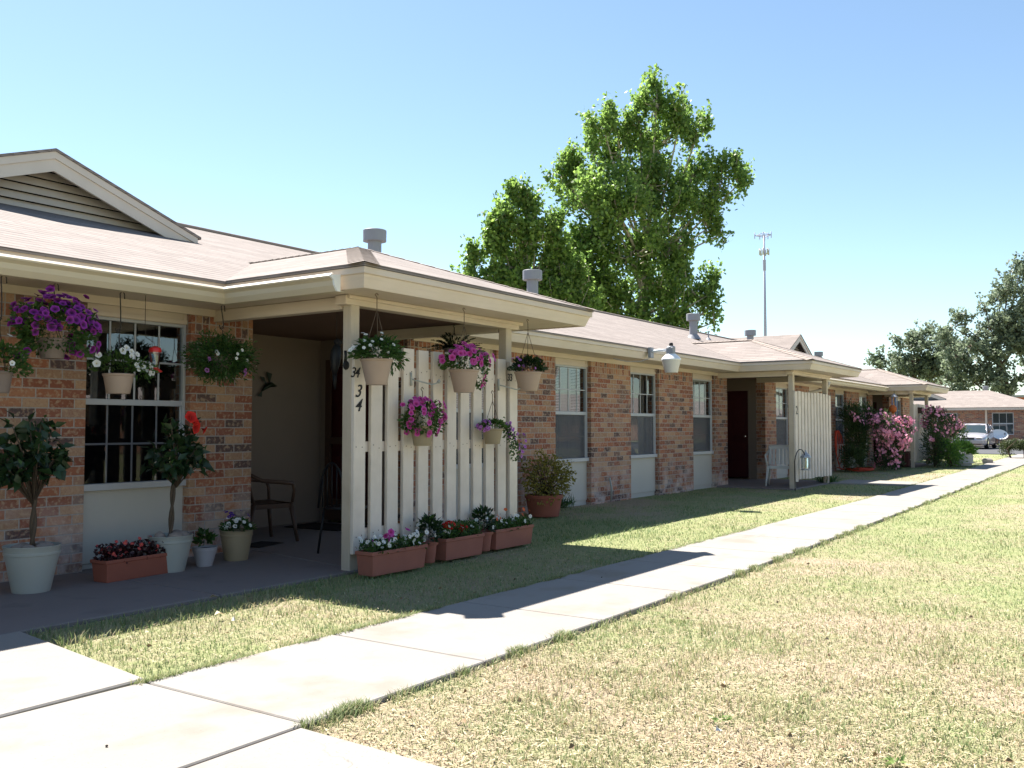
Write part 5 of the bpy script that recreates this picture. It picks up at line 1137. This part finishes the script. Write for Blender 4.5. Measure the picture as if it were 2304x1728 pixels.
for s_ in (-1, 1):
    m_ = MB(); m_.tube([(cx0 + 1.36, cyc + s_ * .80, .88), (cx0 + 2.05, cyc + s_ * .665, 1.335)], .035, 8); m_.tube([(cx0 + 2.9, cyc + s_ * .855, .92), (cx0 + 2.9, cyc + s_ * .645, 1.38)], .04, 6); m_.tube([(cx0 + 4.3, cyc + s_ * .79, .95), (cx0 + 3.75, cyc + s_ * .66, 1.30)], .06, 8); m_.build('pillar', M['car'], CAR)
    m_ = MB(); m_.lathe([(.005, -.09), (.06, -.06), (.075, 0), (.06, .06), (.005, .09)], (cx0 + 1.75, cyc + s_ * 1.0, .97), 12); m_.build('wing_mirror', M['car'], CAR)
    m_ = MB(); m_.box((cx0 - .0, cyc + s_ * .42, .53), (cx0 + .12, cyc + s_ * .76, .65)); m_.build('headlight', M['lens'], CAR, bevel=.02)
    for xw in (.95, 3.95):
        m_ = MB(); m_.lathe([(.20, -.1), (.31, -.1), (.325, -.06), (.325, .06), (.31, .1), (.20, .1)], (0, 0, 0), 24); m_.v = [(cx0 + xw + a, cyc + s_ * .82 + c__, .325 + b) for (a, b, c__) in m_.v]; w_ = m_.build('wheel', M['tyre'], CAR)
        m_ = MB(); m_.lathe([(.19, 0), (.2, .02), (.05, .035), (.01, .04)], (0, 0, 0), 20); m_.v = [(cx0 + xw + a, cyc + s_ * (.90 + c__), .325 + b) for (a, b, c__) in m_.v]; m_.build('rim', M['chrome'], w_)
m_ = MB(); m_.box((cx0 - .015, cyc - .34, .52), (cx0 + .1, cyc + .34, .64)); m_.build('grille', M['black'], CAR, bevel=.015)
m_ = MB(); m_.box((cx0 - .07, cyc - .80, .33), (cx0 + .12, cyc + .80, .48)); m_.build('bumper', M['car'], CAR, bevel=.03, seg=2)
m_ = MB(); m_.box((cx0 - .078, cyc - .78, .455), (cx0 - .068, cyc + .78, .478)); m_.build('bumper_trim', M['chrome'], CAR)
# satellite dish, bright shrub, hedge
P = atD(2247, 980, 54); o = empty('satellite_dish', (P[0], P[1], 0), 'pale oval satellite dish on a short pole in front of the house', 'dish')
m_ = MB(); m_.lathe([(.01, 0), (.25, .03), (.42, .10), (.43, .11)], (0, 0, 0), 28, cap0=False, cap1=False); Mx = Matrix.Translation((P[0], P[1], P[2] + .02)) @ Matrix.Rotation(R(35), 4, 'Z') @ Matrix.Rotation(R(-58), 4, 'Y'); m_.v = [tuple(Mx @ Vector((a * .78, b * 1.15, c__))) for (a, b, c__) in m_.v]; m_.build('reflector', M['white_gl'], o)
m_ = MB(); m_.tube([(P[0] + .1, P[1], 0), (P[0] + .05, P[1], P[2])], .03, 8); m_.tube([(P[0], P[1], P[2] - .3), (P[0] - .4, P[1] - .3, P[2] - .12), (P[0] - .5, P[1] - .36, P[2] + .06)], .018, 6); m_.build('mast', M['steel'], o)
m_ = MB(); m_.obox((P[0] - .52, P[1] - .38, P[2] + .1), .1, .08, .12); m_.build('receiver', M['vent'], o)
c = atD(2231, 985, 61); o = empty('shrub', (c[0], c[1], 0), 'yellow green shrub against the far house behind the car', 'bush'); P, D = mound(1300, (c[0], c[1], .85), .5, .5, .9, lo=-.98, shell=.3); foliage(o, P, D + [0, 0, .6], .16, .07, M['lf_bright']); tips, _ = mound(10, (c[0], c[1], .9), .3, .3, .7); stems('stems', (c[0], c[1], 0), tips, .015, M['bark'], o)
c = gnd(2316, 1031); o = empty('hedge', (c[0], c[1], 0), 'dark loose hedge at the right edge beside the path', 'hedge')
for j, (dx, dy, w_) in enumerate(((.6, .95, .4), (.3, .45, .6), (0, -.3, .6), (-.1, -1.1, .6), (-.2, -1.9, .6))):
    pass
P = np.concatenate([mound(2200, (c[0] + a, c[1] + b, .50), .5, .5, .25, lo=-.8, shell=.2)[0] for (a, b) in ((.3, .55), (.2, 0), (0, -.7), (-.1, -1.4), (-.2, -2.1))] + [mound(500, (c[0] + .3, c[1] + .85, .32), .3, .3, .34, lo=-.95, shell=.2)[0]])
foliage(o, P, rng.normal(size=P.shape) + [0, 0, .4], .07, .035, M['lf_hedge'])
m_ = MB()
for j in range(14): a = rng.uniform(-2.3, .9); m_.tube([(c[0] + .1 + rng.normal() * .1, c[1] + a, -.02), (c[0] + .1 + rng.normal() * .15, c[1] + a + rng.normal() * .15, .35), (c[0] + rng.normal() * .3, c[1] + a + rng.normal() * .3, .75)], [.025, .02, .012], 6)
m_.build('stems', M['bark'], o)
# far orange building
OB = empty('flat_roofed_building', (105, 11, 0), 'orange brick flat roofed building far beyond the house roof', 'building')
P = atD(2285, 889, 98); zt = P[2]; m_ = MB(); m_.box((P[0], P[1] - 14, 0), (P[0] + 12, P[1] + 3.2, zt - .25)); m_.build('wall', M['orange_wall'], OB)
m_ = MB(); m_.box((P[0] - .15, P[1] - 14.1, zt - .25), (P[0] + 12.1, P[1] + 3.35, zt)); m_.build('parapet', M['vent'], OB)
for q in (-3.0, -.9, 1.2):
    m_ = MB(); m_.box((P[0] - .05, P[1] + q, zt - 1.9), (P[0] - .002, P[1] + q + .9, zt - 1.0)); m_.build('window', M['white_trim'], OB)

# cell tower
P = atD(1722, 770, 260); P[2] = 0; ztop = atD(1720, 528, 260)[2]; o = empty('cell_tower', tuple(P), 'tall slim grey cell tower pole rising beyond the roofs', 'tower')
m_ = MB(); m_.tube([(P[0], P[1], 0), (P[0], P[1], ztop * .55), (P[0], P[1], ztop)], [.55, .42, .22], 12); m_.lathe([(.45, ztop * .82), (.45, ztop * .875)], (P[0], P[1], 0), 12); m_.build('pole', M['pole'], o)
m_ = MB(); rv = Vector(rt); hv = Vector(hd); B = Vector((P[0], P[1], ztop))
T3 = [B - rv * 2.6, B + rv * 1.6 - hv * 1.5, B + rv * .8 + hv * 2.2]
for i in range(3): m_.tube([T3[i], T3[(i + 1) % 3]], .12, 6); m_.tube([T3[i] + Vector((0, 0, -.1)), B + Vector((0, 0, .9))], .08, 6)
m_.build('platform', M['pole'], o); m_ = MB()
for i in range(3):
    for u in (0., .5): q = T3[i].lerp(T3[(i + 1) % 3], u); m_.tube([q + Vector((0, 0, -.9)), q + Vector((0, 0, .9))], .12, 6)
m_.build('antenna', M['pole'], o); m_ = MB(); B2 = B - Vector((0, 0, 4.6))
for i in range(6): a = i * 1.047; q = B2 + rv * 1.25 * math.cos(a) + hv * 1.25 * math.sin(a); m_.tube([q - Vector((0, 0, .9)), q + Vector((0, 0, .9))], .22, 6); m_.tube([q - Vector((0, 0, .4)), B2 - Vector((0, 0, .8))], .1, 6)
m_.build('lower_antenna', M['white_pl'], o)
#--END-OBJ
# ------------------------------------------------------------------ trees
def tree(label, base, blobs, D, nleaf, leafL, mat, bark, trunk_r, seed, upright=.8, name='tree', group=None, trunk_top=.55, depth=.75, spr=9, twig=.75, tight=1.):
    """blobs: photo-measured crown masses (px, py, rx, ry, depth offset) taken to real positions at distance D"""
    r = np.random.default_rng(seed); base = np.array(base, float)
    o = empty(name, tuple(base), label, 'tree', group); k = FPX / D; cs = []; wts = []
    for (px, py, rx, ry, dd) in blobs:
        c = atD(px, py, D + dd); k2 = FPX / (D + dd); cs.append((c, rx / k2, ry / k2)); wts.append(rx * ry)
    wts = np.array(wts, float); wts /= wts.sum()
    zt = max(c[2] for c, _, _ in cs); br = MB()
    lead = base + (np.mean([c for c, _, _ in cs], 0) - base) * [1, 1, 0]
    top = np.array([lead[0] * .8 + base[0] * .2, lead[1] * .8 + base[1] * .2, base[2] + (zt - base[2]) * trunk_top])
    tp = [base + (top - base) * u + np.array([r.normal() * .15 * u, r.normal() * .15 * u, 0]) for u in np.linspace(0, 1, 8)]
    br.tube(tp, [trunk_r * (1.25 if i == 0 else 1 - .55 * i / 7) for i in range(8)], 10)
    LP = []; LD = []
    tot = 0
    for (c, rx, ry), w in zip(cs, wts):
        u0 = np.clip((c[2] - ry * 1.2 - base[2]) / (top[2] - base[2] + 1e-6), .15, 1.); s = base + (top - base) * u0
        mid = s + (c - s) * .5 + np.array([0, 0, -.08 * np.linalg.norm(c - s)]); r0 = trunk_r * .38 * math.sqrt(w * 6 + .15)
        br.tube([s, mid, c, c + np.array([0, 0, ry * .5])], [r0, r0 * .7, r0 * .4, r0 * .12], 7)
        ns = max(6, int(nleaf * w / 22)); rd = rx * depth
        d = sph(ns, r); rr = r.uniform(.12, 1., (ns, 1)) ** .6 * tight
        nc = max(3, ns // 8); cc_ = sph(nc, r) * (r.uniform(.15, 1., (nc, 1)) ** .5) * tight; pick = r.integers(0, nc, ns)
        off = cc_[pick] + r.normal(size=(ns, 3)) * .20 * min(1., 34. * 2 / max(rx * k, 20.)); tips = c + off[:, 0:1] * rt * rx + off[:, 1:2] * hd * rd + off[:, 2:3] * uz * ry
        for q in range(ns):
            tpv = tips[q]; ax = unit((tpv - c) * [.5, .5, .35] / max(rx, .3) + np.array([0, 0, upright]) + r.normal(size=3) * .25)
            L_ = twig * r.uniform(.6, 1.35)
            if q % 6 == 0: br.tube([c + (tpv - c) * .25, (c + tpv) / 2 + np.array([0, 0, -.1]), tpv, tpv + ax * L_ * .7], [.05, .035, .022, .008], 5)
            m_ = 22; u = r.uniform(0, 1, (m_, 1)); pp = tpv + ax * L_ * (u - .15) + r.normal(size=(m_, 3)) * (L_ * .15) * (1.15 - u * .85)
            LP.append(pp); LD.append(r.normal(size=(m_, 3)) * .8 + ax * .3 + [0, 0, -.25])
    br.build('trunk', bark, o)
    LP = np.concatenate(LP); LD = np.concatenate(LD); V, F = quads(LP, LD, leafL, leafL * .8, r)
    tint = np.repeat(np.clip(r.beta(2., 2., len(LP)) + np.repeat(r.normal(size=len(LP) // 22) * .12, 22), 0, 1), 4)
    npmesh('crown', V, F, mat, o, tint); return o
DT = 46.
b = atD(1425, 900, DT)
tree('tall cottonwood tree with upright sprays behind the roof', (b[0], b[1], 0), [
    (1478, 226, 42, 50, 0), (1535, 251, 36, 50, 0), (1440, 286, 36, 60, 0), (1565, 316, 30, 55, 1), (1360, 296, 36, 62, -1), (1395, 346, 46, 62, 0), (1325, 326, 16, 60, 0), (1480, 326, 56, 56, 1),
    (1310, 396, 30, 50, 0), (1262, 396, 28, 56, 0), (1245, 381, 14, 30, 0), (1360, 426, 62, 62, -2), (1450, 416, 62, 60, 0), (1560, 396, 55, 45, 1), (1625, 411, 44, 48, 0), (1660, 416, 26, 40, 0),
    (1300, 466, 46, 46, 0), (1400, 496, 74, 60, -2), (1500, 476, 70, 54, 0), (1580, 451, 50, 36, 1), (1330, 536, 46, 56, 0), (1420, 576, 66, 64, -1), (1510, 546, 60, 50, 0), (1590, 516, 32, 40, 0), (1625, 526, 16, 34, 0),
    (1360, 626, 56, 64, 0), (1470, 636, 62, 66, 0), (1545, 646, 38, 56, 0), (1590, 666, 22, 50, 0), (1310, 616, 50, 60, 0), (1300, 686, 60, 60, 0), (1400, 706, 80, 56, 0), (1500, 716, 70, 60, 0), (1570, 716, 46, 42, 0), (1605, 726, 18, 30, 0)],
    DT, 52000, .205, M['lf_poplar'], M['bark_pale'], .42, 21, group='cottonwoods behind the roof', twig=1.0, upright=1.0)
b = atD(1160, 900, DT - 3)
tree('smaller pointed cottonwood tree left of the tall one', (b[0], b[1], 0), [
    (1165, 452, 22, 46, 0), (1152, 502, 30, 46, 0), (1190, 492, 16, 46, 0), (1130, 532, 30, 46, 0), (1180, 552, 44, 46, 0), (1235, 522, 20, 40, 0), (1095, 552, 22, 44, 0), (1072, 582, 18, 36, 0), (1250, 552, 24, 46, 0),
    (1075, 622, 26, 40, 0), (1130, 602, 48, 46, 0), (1200, 612, 52, 50, 0), (1262, 612, 40, 60, 0), (1100, 662, 46, 44, 0), (1170, 672, 60, 46, 0), (1250, 682, 56, 46, 0), (1300, 702, 50, 46, 0), (1290, 642, 40, 50, 0)],
    DT - 3, 24000, .205, M['lf_poplar'], M['bark_pale'], .3, 22, group='cottonwoods behind the roof', twig=.9, upright=1.1)
DO = 85.
b = atD(2290, 980, DO)
tree('large grey green oak tree at the right edge behind the house', (b[0], b[1], 0), [
    (2290, 640, 40, 44, 0), (2275, 610, 18, 22, 0), (2330, 620, 40, 60, 0), (2250, 665, 30, 24, 0), (2262, 720, 52, 46, 0), (2215, 690, 16, 18, 0), (2225, 745, 46, 34, 0), (2300, 740, 60, 70, 0), (2180, 770, 52, 38, 0), (2150, 740, 24, 24, 0), (2170, 735, 20, 18, 0),
    (2250, 790, 60, 44, 0), (2200, 815, 56, 34, 0), (2150, 800, 46, 40, 0), (2340, 800, 50, 60, 0), (2235, 850, 44, 30, 0), (2265, 860, 22, 26, 0), (2190, 860, 60, 34, 0), (2130, 860, 50, 34, 0), (2240, 875, 30, 18, 0)],
    DO, 20000, .30, M['lf_oak'], M['bark'], .5, 23, upright=.35, twig=1.1, group='dark trees behind the far house')
b = atD(2070, 980, DO + 6)
tree('dark spreading tree above the third porch roof', (b[0], b[1], 0), [
    (2055, 760, 16, 26, 0), (2075, 762, 22, 20, 0), (2108, 765, 22, 22, 0), (2050, 785, 34, 24, 0), (2025, 775, 16, 14, 0), (2090, 800, 60, 36, 0), (2045, 820, 50, 30, 0), (1995, 815, 22, 22, 0), (1985, 830, 14, 16, 0), (2080, 845, 70, 34, 0), (2030, 850, 50, 26, 0), (2120, 830, 40, 36, 0)],
    DO + 6, 10500, .30, M['lf_oak'], M['bark'], .4, 24, upright=.4, twig=1.1, group='dark trees behind the far house')

# ------------------------------------------------------------------ what the windows mirror: the row and trees across the lawn
OP = empty('opposite_row', (14, -24, 0), 'sunlit brick row across the lawn mirrored in the windows', 'building')
m_ = MB(); m_.box((-14, -24.2, 0), (125, -24., 2.36)); m_.build('brick_wall', M['brick_far'], OP)
roof('roof', [[(-15, -23.4, 2.5), (126, -23.4, 2.5), (126, -28.5, 4.2), (-15, -28.5, 4.2)]], OP)
m_ = MB(); m_.box((-15, -23.45, 2.33), (126, -23.42, 2.47)); m_.build('fascia', M['trim'], OP)
for i in range(18):
    m_ = MB(); m_.box((-10 + i * 7.3, -23.995, .7), (-9 + i * 7.3, -23.97, 2.15)); m_.build('window', M['car_glass'], OP)
def simple_tree(label, x_, y_, h, w, n, seed):
    r = np.random.default_rng(seed); o = empty('shade_tree', (x_, y_, 0), label, 'tree', 'trees beyond the opposite row'); m_ = MB(); m_.tube([(x_, y_, -.1), (x_ + .1, y_, h * .35), (x_, y_ + .2, h * .7)], [.25, .2, .08], 8); m_.build('trunk', M['bark'], o)
    P, D = mound(n, (x_, y_, h * .66), w, w, h * .36, r, -.9, .3); V, F = quads(P, r.normal(size=P.shape), .45, .36, r); npmesh('crown', V, F, M['lf_poplar'], o, np.repeat(r.random(n), 4))
simple_tree('round tree behind the opposite row mirrored in the first window', 21., -31., 4.9, 1.7, 2200, 41)
simple_tree('second round tree behind the opposite row, a little taller', 29., -33., 5.2, 2.2, 2600, 42)

# ------------------------------------------------------------------ grass
def blades(n, seed, rmin, rmax, hgt, wid):
    r = np.random.default_rng(seed); a = YAW + r.uniform(R(-47), R(47), n); d = rmin * (rmax / rmin) ** r.random(n)
    x_ = d * np.cos(a); y_ = d * np.sin(a)
    hang = r.normal(size=n) * .018
    onsw = (y_ > sw_r(x_) + hang - .01) & (y_ < sw_l(x_) + hang + .012)
    cw = (x_ < 2.80 + np.clip((y_ - 4.06) / 1.56, 0, 1) * .2 + .01 + hang) & (x_ > 1.28) & (y_ > 4.0) & (y_ < 5.7)
    cw2 = (x_ < 2.69 + hang) & (x_ > 1.28) & (y_ < 3.0)
    pat = (y_ > 5.60 + hang) & (x_ < 5.95 + hang)
    bld = (y_ > 7.48)
    pr = np.zeros(n, bool)
    for (ox, oy), (ra, rb) in zip(P0, rec): pr |= (x_ > 5.72 + ox) & (x_ < rb + .35) & (y_ > 5.62 + oy)
    pr |= (x_ > 20.95) & (x_ < 22.4) & (y_ > 4.2)
    far = (x_ > 47.6)
    dry = dryness(x_, y_)
    keep = ~(onsw | cw | cw2 | pat | bld | pr | far) & (r.random(n) > np.clip((dry - .62) * 1.9, 0, .8)) & (x_ > 1.2)
    x_, y_, d, dry = x_[keep], y_[keep], d[keep], dry[keep]; m_ = len(x_)
    # edges grow longer
    ed = np.minimum(np.abs(y_ - sw_r(x_)), np.abs(y_ - sw_l(x_))); tall = 1 + .7 * np.exp(-(ed / .06) ** 2) + .6 * (vnoise(x_, y_, .35, 8) > .72)
    tall *= 1 + .8 * ((y_ > 5.1) & (y_ < 5.62) & (x_ < 5.9))
    hh = hgt * r.uniform(.45, 1.35, m_) * tall * (1 - .45 * dry); ww = wid * (1 + d * .085) * r.uniform(.7, 1.3, m_)
    th = r.uniform(0, 2 * math.pi, m_); lean = r.uniform(.2, 1.3, m_)
    dx, dy = np.cos(th), np.sin(th); z0 = np.full(m_, -.032)
    b0 = np.stack([x_ - dy * ww, y_ + dx * ww, z0], -1); b1 = np.stack([x_ + dy * ww, y_ - dx * ww, z0], -1)
    mid = np.stack([x_ + dx * hh * lean * .35, y_ + dy * hh * lean * .35, z0 + hh * .62], -1); s_ = np.stack([dy * ww * .8, -dx * ww * .8, np.zeros(m_)], -1)
    tip = np.stack([x_ + dx * hh * lean, y_ + dy * hh * lean, z0 + hh], -1)
    V = np.stack([b0, b1, mid + s_, mid - s_, tip], 1).reshape(-1, 3); o_ = (np.arange(m_) * 5)[:, None]
    F = np.concatenate([o_ + [0, 1, 2], o_ + [0, 2, 3], o_ + [3, 2, 4]], 0)
    t_ = np.clip(dry * .85 + r.normal(size=m_) * .24 + .02, 0, 1)
    return V, F, np.repeat(t_, 5)
M['grass'] = ramp_material('grass_blade', [(0, (.15, .225, .08)), (.3, (.235, .285, .12)), (.55, (.335, .345, .175)), (.8, (.44, .38, .23)), (1, (.41, .325, .22))], .6, .3)
parts = [blades(470000, 51, 2.2, 46., .029, .0016)]
def edge_tufts(n, seed):
    # longer grass that leans over the slab edges in clumps
    r = np.random.default_rng(seed); x_ = 2.7 * (30 / 2.7) ** r.random(n); side = r.random(n) < .62
    cl = vnoise(x_, x_ * 0 + side * 7, .16, 31) * .6 + vnoise(x_, x_ * 0 + side * 7, .7, 32) * .4; k = r.random(n) < np.clip((cl - .46) * 3.6, .02, 1)
    x_, side, cl = x_[k], side[k], cl[k]; m_ = len(x_); off = np.abs(r.normal(size=m_)) * .035 - .028 * np.clip(cl * 2 - .6, 0, 1)
    y_ = np.where(side, sw_r(x_) - off, sw_l(x_) + off); d = np.hypot(x_, y_); hh = r.uniform(.004, .022, m_) * (.5 + cl); ww = .0017 * (1 + d * .085) * r.uniform(.7, 1.3, m_)
    out = np.where(side, 1., -1.); th = np.arctan2(out * r.uniform(-.4, 1., m_), r.normal(size=m_)); lean = r.uniform(.2, 1.2, m_); dx, dy = np.cos(th), np.sin(th); z0 = np.full(m_, -.03)
    b0 = np.stack([x_ - dy * ww, y_ + dx * ww, z0], -1); b1 = np.stack([x_ + dy * ww, y_ - dx * ww, z0], -1); hh = hh + .03
    mid = np.stack([x_ + dx * hh * lean * .35, y_ + dy * hh * lean * .35, z0 + hh * .65], -1); s_ = np.stack([dy * ww * .8, -dx * ww * .8, np.zeros(m_)], -1); tip = np.stack([x_ + dx * hh * lean, y_ + dy * hh * lean, z0 + hh], -1)
    V = np.stack([b0, b1, mid + s_, mid - s_, tip], 1).reshape(-1, 3); o_ = (np.arange(m_) * 5)[:, None]
    return V, np.concatenate([o_ + [0, 1, 2], o_ + [0, 2, 3], o_ + [3, 2, 4]], 0), np.repeat(np.clip(r.beta(1.5, 2.3, m_), 0, 1), 5)
parts.append(edge_tufts(34000, 61))
V = np.concatenate([parts[0][0], parts[1][0]]); F = np.concatenate([parts[0][1], parts[1][1] + len(parts[0][0])]); T = np.concatenate([parts[0][2], parts[1][2]])
tag(npmesh('grass', V, F, M['grass'], None, T), kind='stuff')
# thatch: short fallen straw lying flat on the soil
r = np.random.default_rng(77); n = 90000; a = YAW + r.uniform(R(-47), R(47), n); d = 2.2 * (20 / 2.2) ** r.random(n); x_ = d * np.cos(a); y_ = d * np.sin(a); dry = dryness(x_, y_)
k_ = ((y_ < sw_r(x_) - .01) & ((x_ > 2.7) | (y_ > 2.95)) | ((y_ > sw_l(x_) + .01) & (y_ < 5.58) & (x_ > 3.02))) & (r.random(n) < .2 + dry)
x_, y_, d = x_[k_], y_[k_], d[k_]; m_ = len(x_); th = r.uniform(0, 6.28, m_); L_ = r.uniform(.012, .04, m_); w_ = .0016 * (1 + d * .08)
dx, dy = np.cos(th) * L_, np.sin(th) * L_; px_, py_ = -np.sin(th) * w_, np.cos(th) * w_; z_ = -.022 + r.uniform(0, .012, m_); dz = r.normal(size=m_) * .004
V = np.stack([np.stack([x_ - px_, y_ - py_, z_], -1), np.stack([x_ + px_, y_ + py_, z_], -1), np.stack([x_ + dx + px_, y_ + dy + py_, z_ + dz], -1), np.stack([x_ + dx - px_, y_ + dy - py_, z_ + dz], -1)], 1).reshape(-1, 3)
F = (np.arange(m_) * 4)[:, None] + np.array([[0, 1, 2, 3]])
M['straw'] = ramp_material('straw', [(0, (.22, .16, .09)), (.5, (.42, .34, .2)), (1, (.58, .5, .34))], .7, .15)
tag(npmesh('dry_straw', V, F, M['straw'], None, np.repeat(r.random(m_), 4)), kind='stuff')
r = np.random.default_rng(83); n = 420; a = YAW + r.uniform(R(-47), R(47), n); d = 2.3 * (22 / 2.3) ** r.random(n); x_ = d * np.cos(a); y_ = d * np.sin(a)
k_ = (y_ < sw_r(x_) - .04) & ((x_ > 2.75) | (y_ > 3)) | ((y_ > sw_l(x_) + .04) & (y_ < 5.55) & (x_ > 3.05)); P = np.stack([x_[k_], y_[k_], np.full(k_.sum(), .002)], -1)
D = r.normal(size=P.shape) * [1, 1, .12]; V, F, T = leaves(P, D, .034, .022, .3, r, droop=.1); M['litter'] = ramp_material('dead_leaf', [(0, (.12, .07, .035)), (.5, (.28, .19, .10)), (1, (.50, .40, .26))], .7, .1)
tag(npmesh('leaf_litter', V, F, M['litter'], None, T), kind='stuff')
P = []; D = []
for i in range(14):
    a_ = YAW + r.uniform(R(-44), R(30)); d_ = 2.6 * (16 / 2.6) ** r.random(); cx_, cy_ = d_ * math.cos(a_), d_ * math.sin(a_)
    if cy_ > sw_r(cx_) - .15 or cx_ < 2.9: continue
    m_ = int(r.integers(10, 26)); rad = r.uniform(.02, .06); th = r.uniform(0, 6.28, m_); P.append(np.stack([cx_ + np.cos(th) * rad * r.random(m_), cy_ + np.sin(th) * rad * r.random(m_), np.full(m_, -.012)], -1)); D.append(np.stack([np.cos(th), np.sin(th), r.uniform(.15, .9, m_)], -1))
V, F, T = leaves(np.concatenate(P), np.concatenate(D), .032, .014, .2, r, droop=.25); tag(npmesh('lawn_weeds', V, F, M['lf_weed'], None, T), kind='stuff')
# scattered dead leaves
for i, (px, py, s_, lab) in enumerate(((482, 1384, .075, 'pale torn leaf lying on the grass strip near the patio'), (530, 1396, .045, 'small white scrap of litter on the grass strip'), (1614, 1636, .05, 'white scrap of litter on the foreground lawn'), (470, 1345, .07, 'brown dead leaf at the shaded patio edge'), (326, 1424, .04, 'tiny pale leaf on the sunlit grass strip'))):
    c = gnd(px, py, .012); rr = np.random.default_rng(90 + i); V, F, T = leaves(np.array([c]), np.array([[rr.normal(), rr.normal(), .25]]), s_, s_ * .8, .3, rr)
    V[:, 2] = np.maximum(V[:, 2], .004); tag(npmesh('fallen_leaf' if i not in (1, 2) else 'litter', V, F, M['straw'] if i not in (1, 2) else M['white_trim'], None, np.full(5, .9)), lab, 'leaf' if i not in (1, 2) else 'litter')
for (px, py, lab) in ((240, 1681, 'small dark pebble on the nearest path slab'), (1354, 1300, 'dark pebble on the shaded part of the path')):
    c = gnd(px, py); m_ = MB(); m_.lathe([(.003, 0), (.006, .002), (.005, .005), (.0015, .007)], (c[0], c[1], .002), 8); tag(m_.build('pebble', M['mat']), lab, 'pebble')
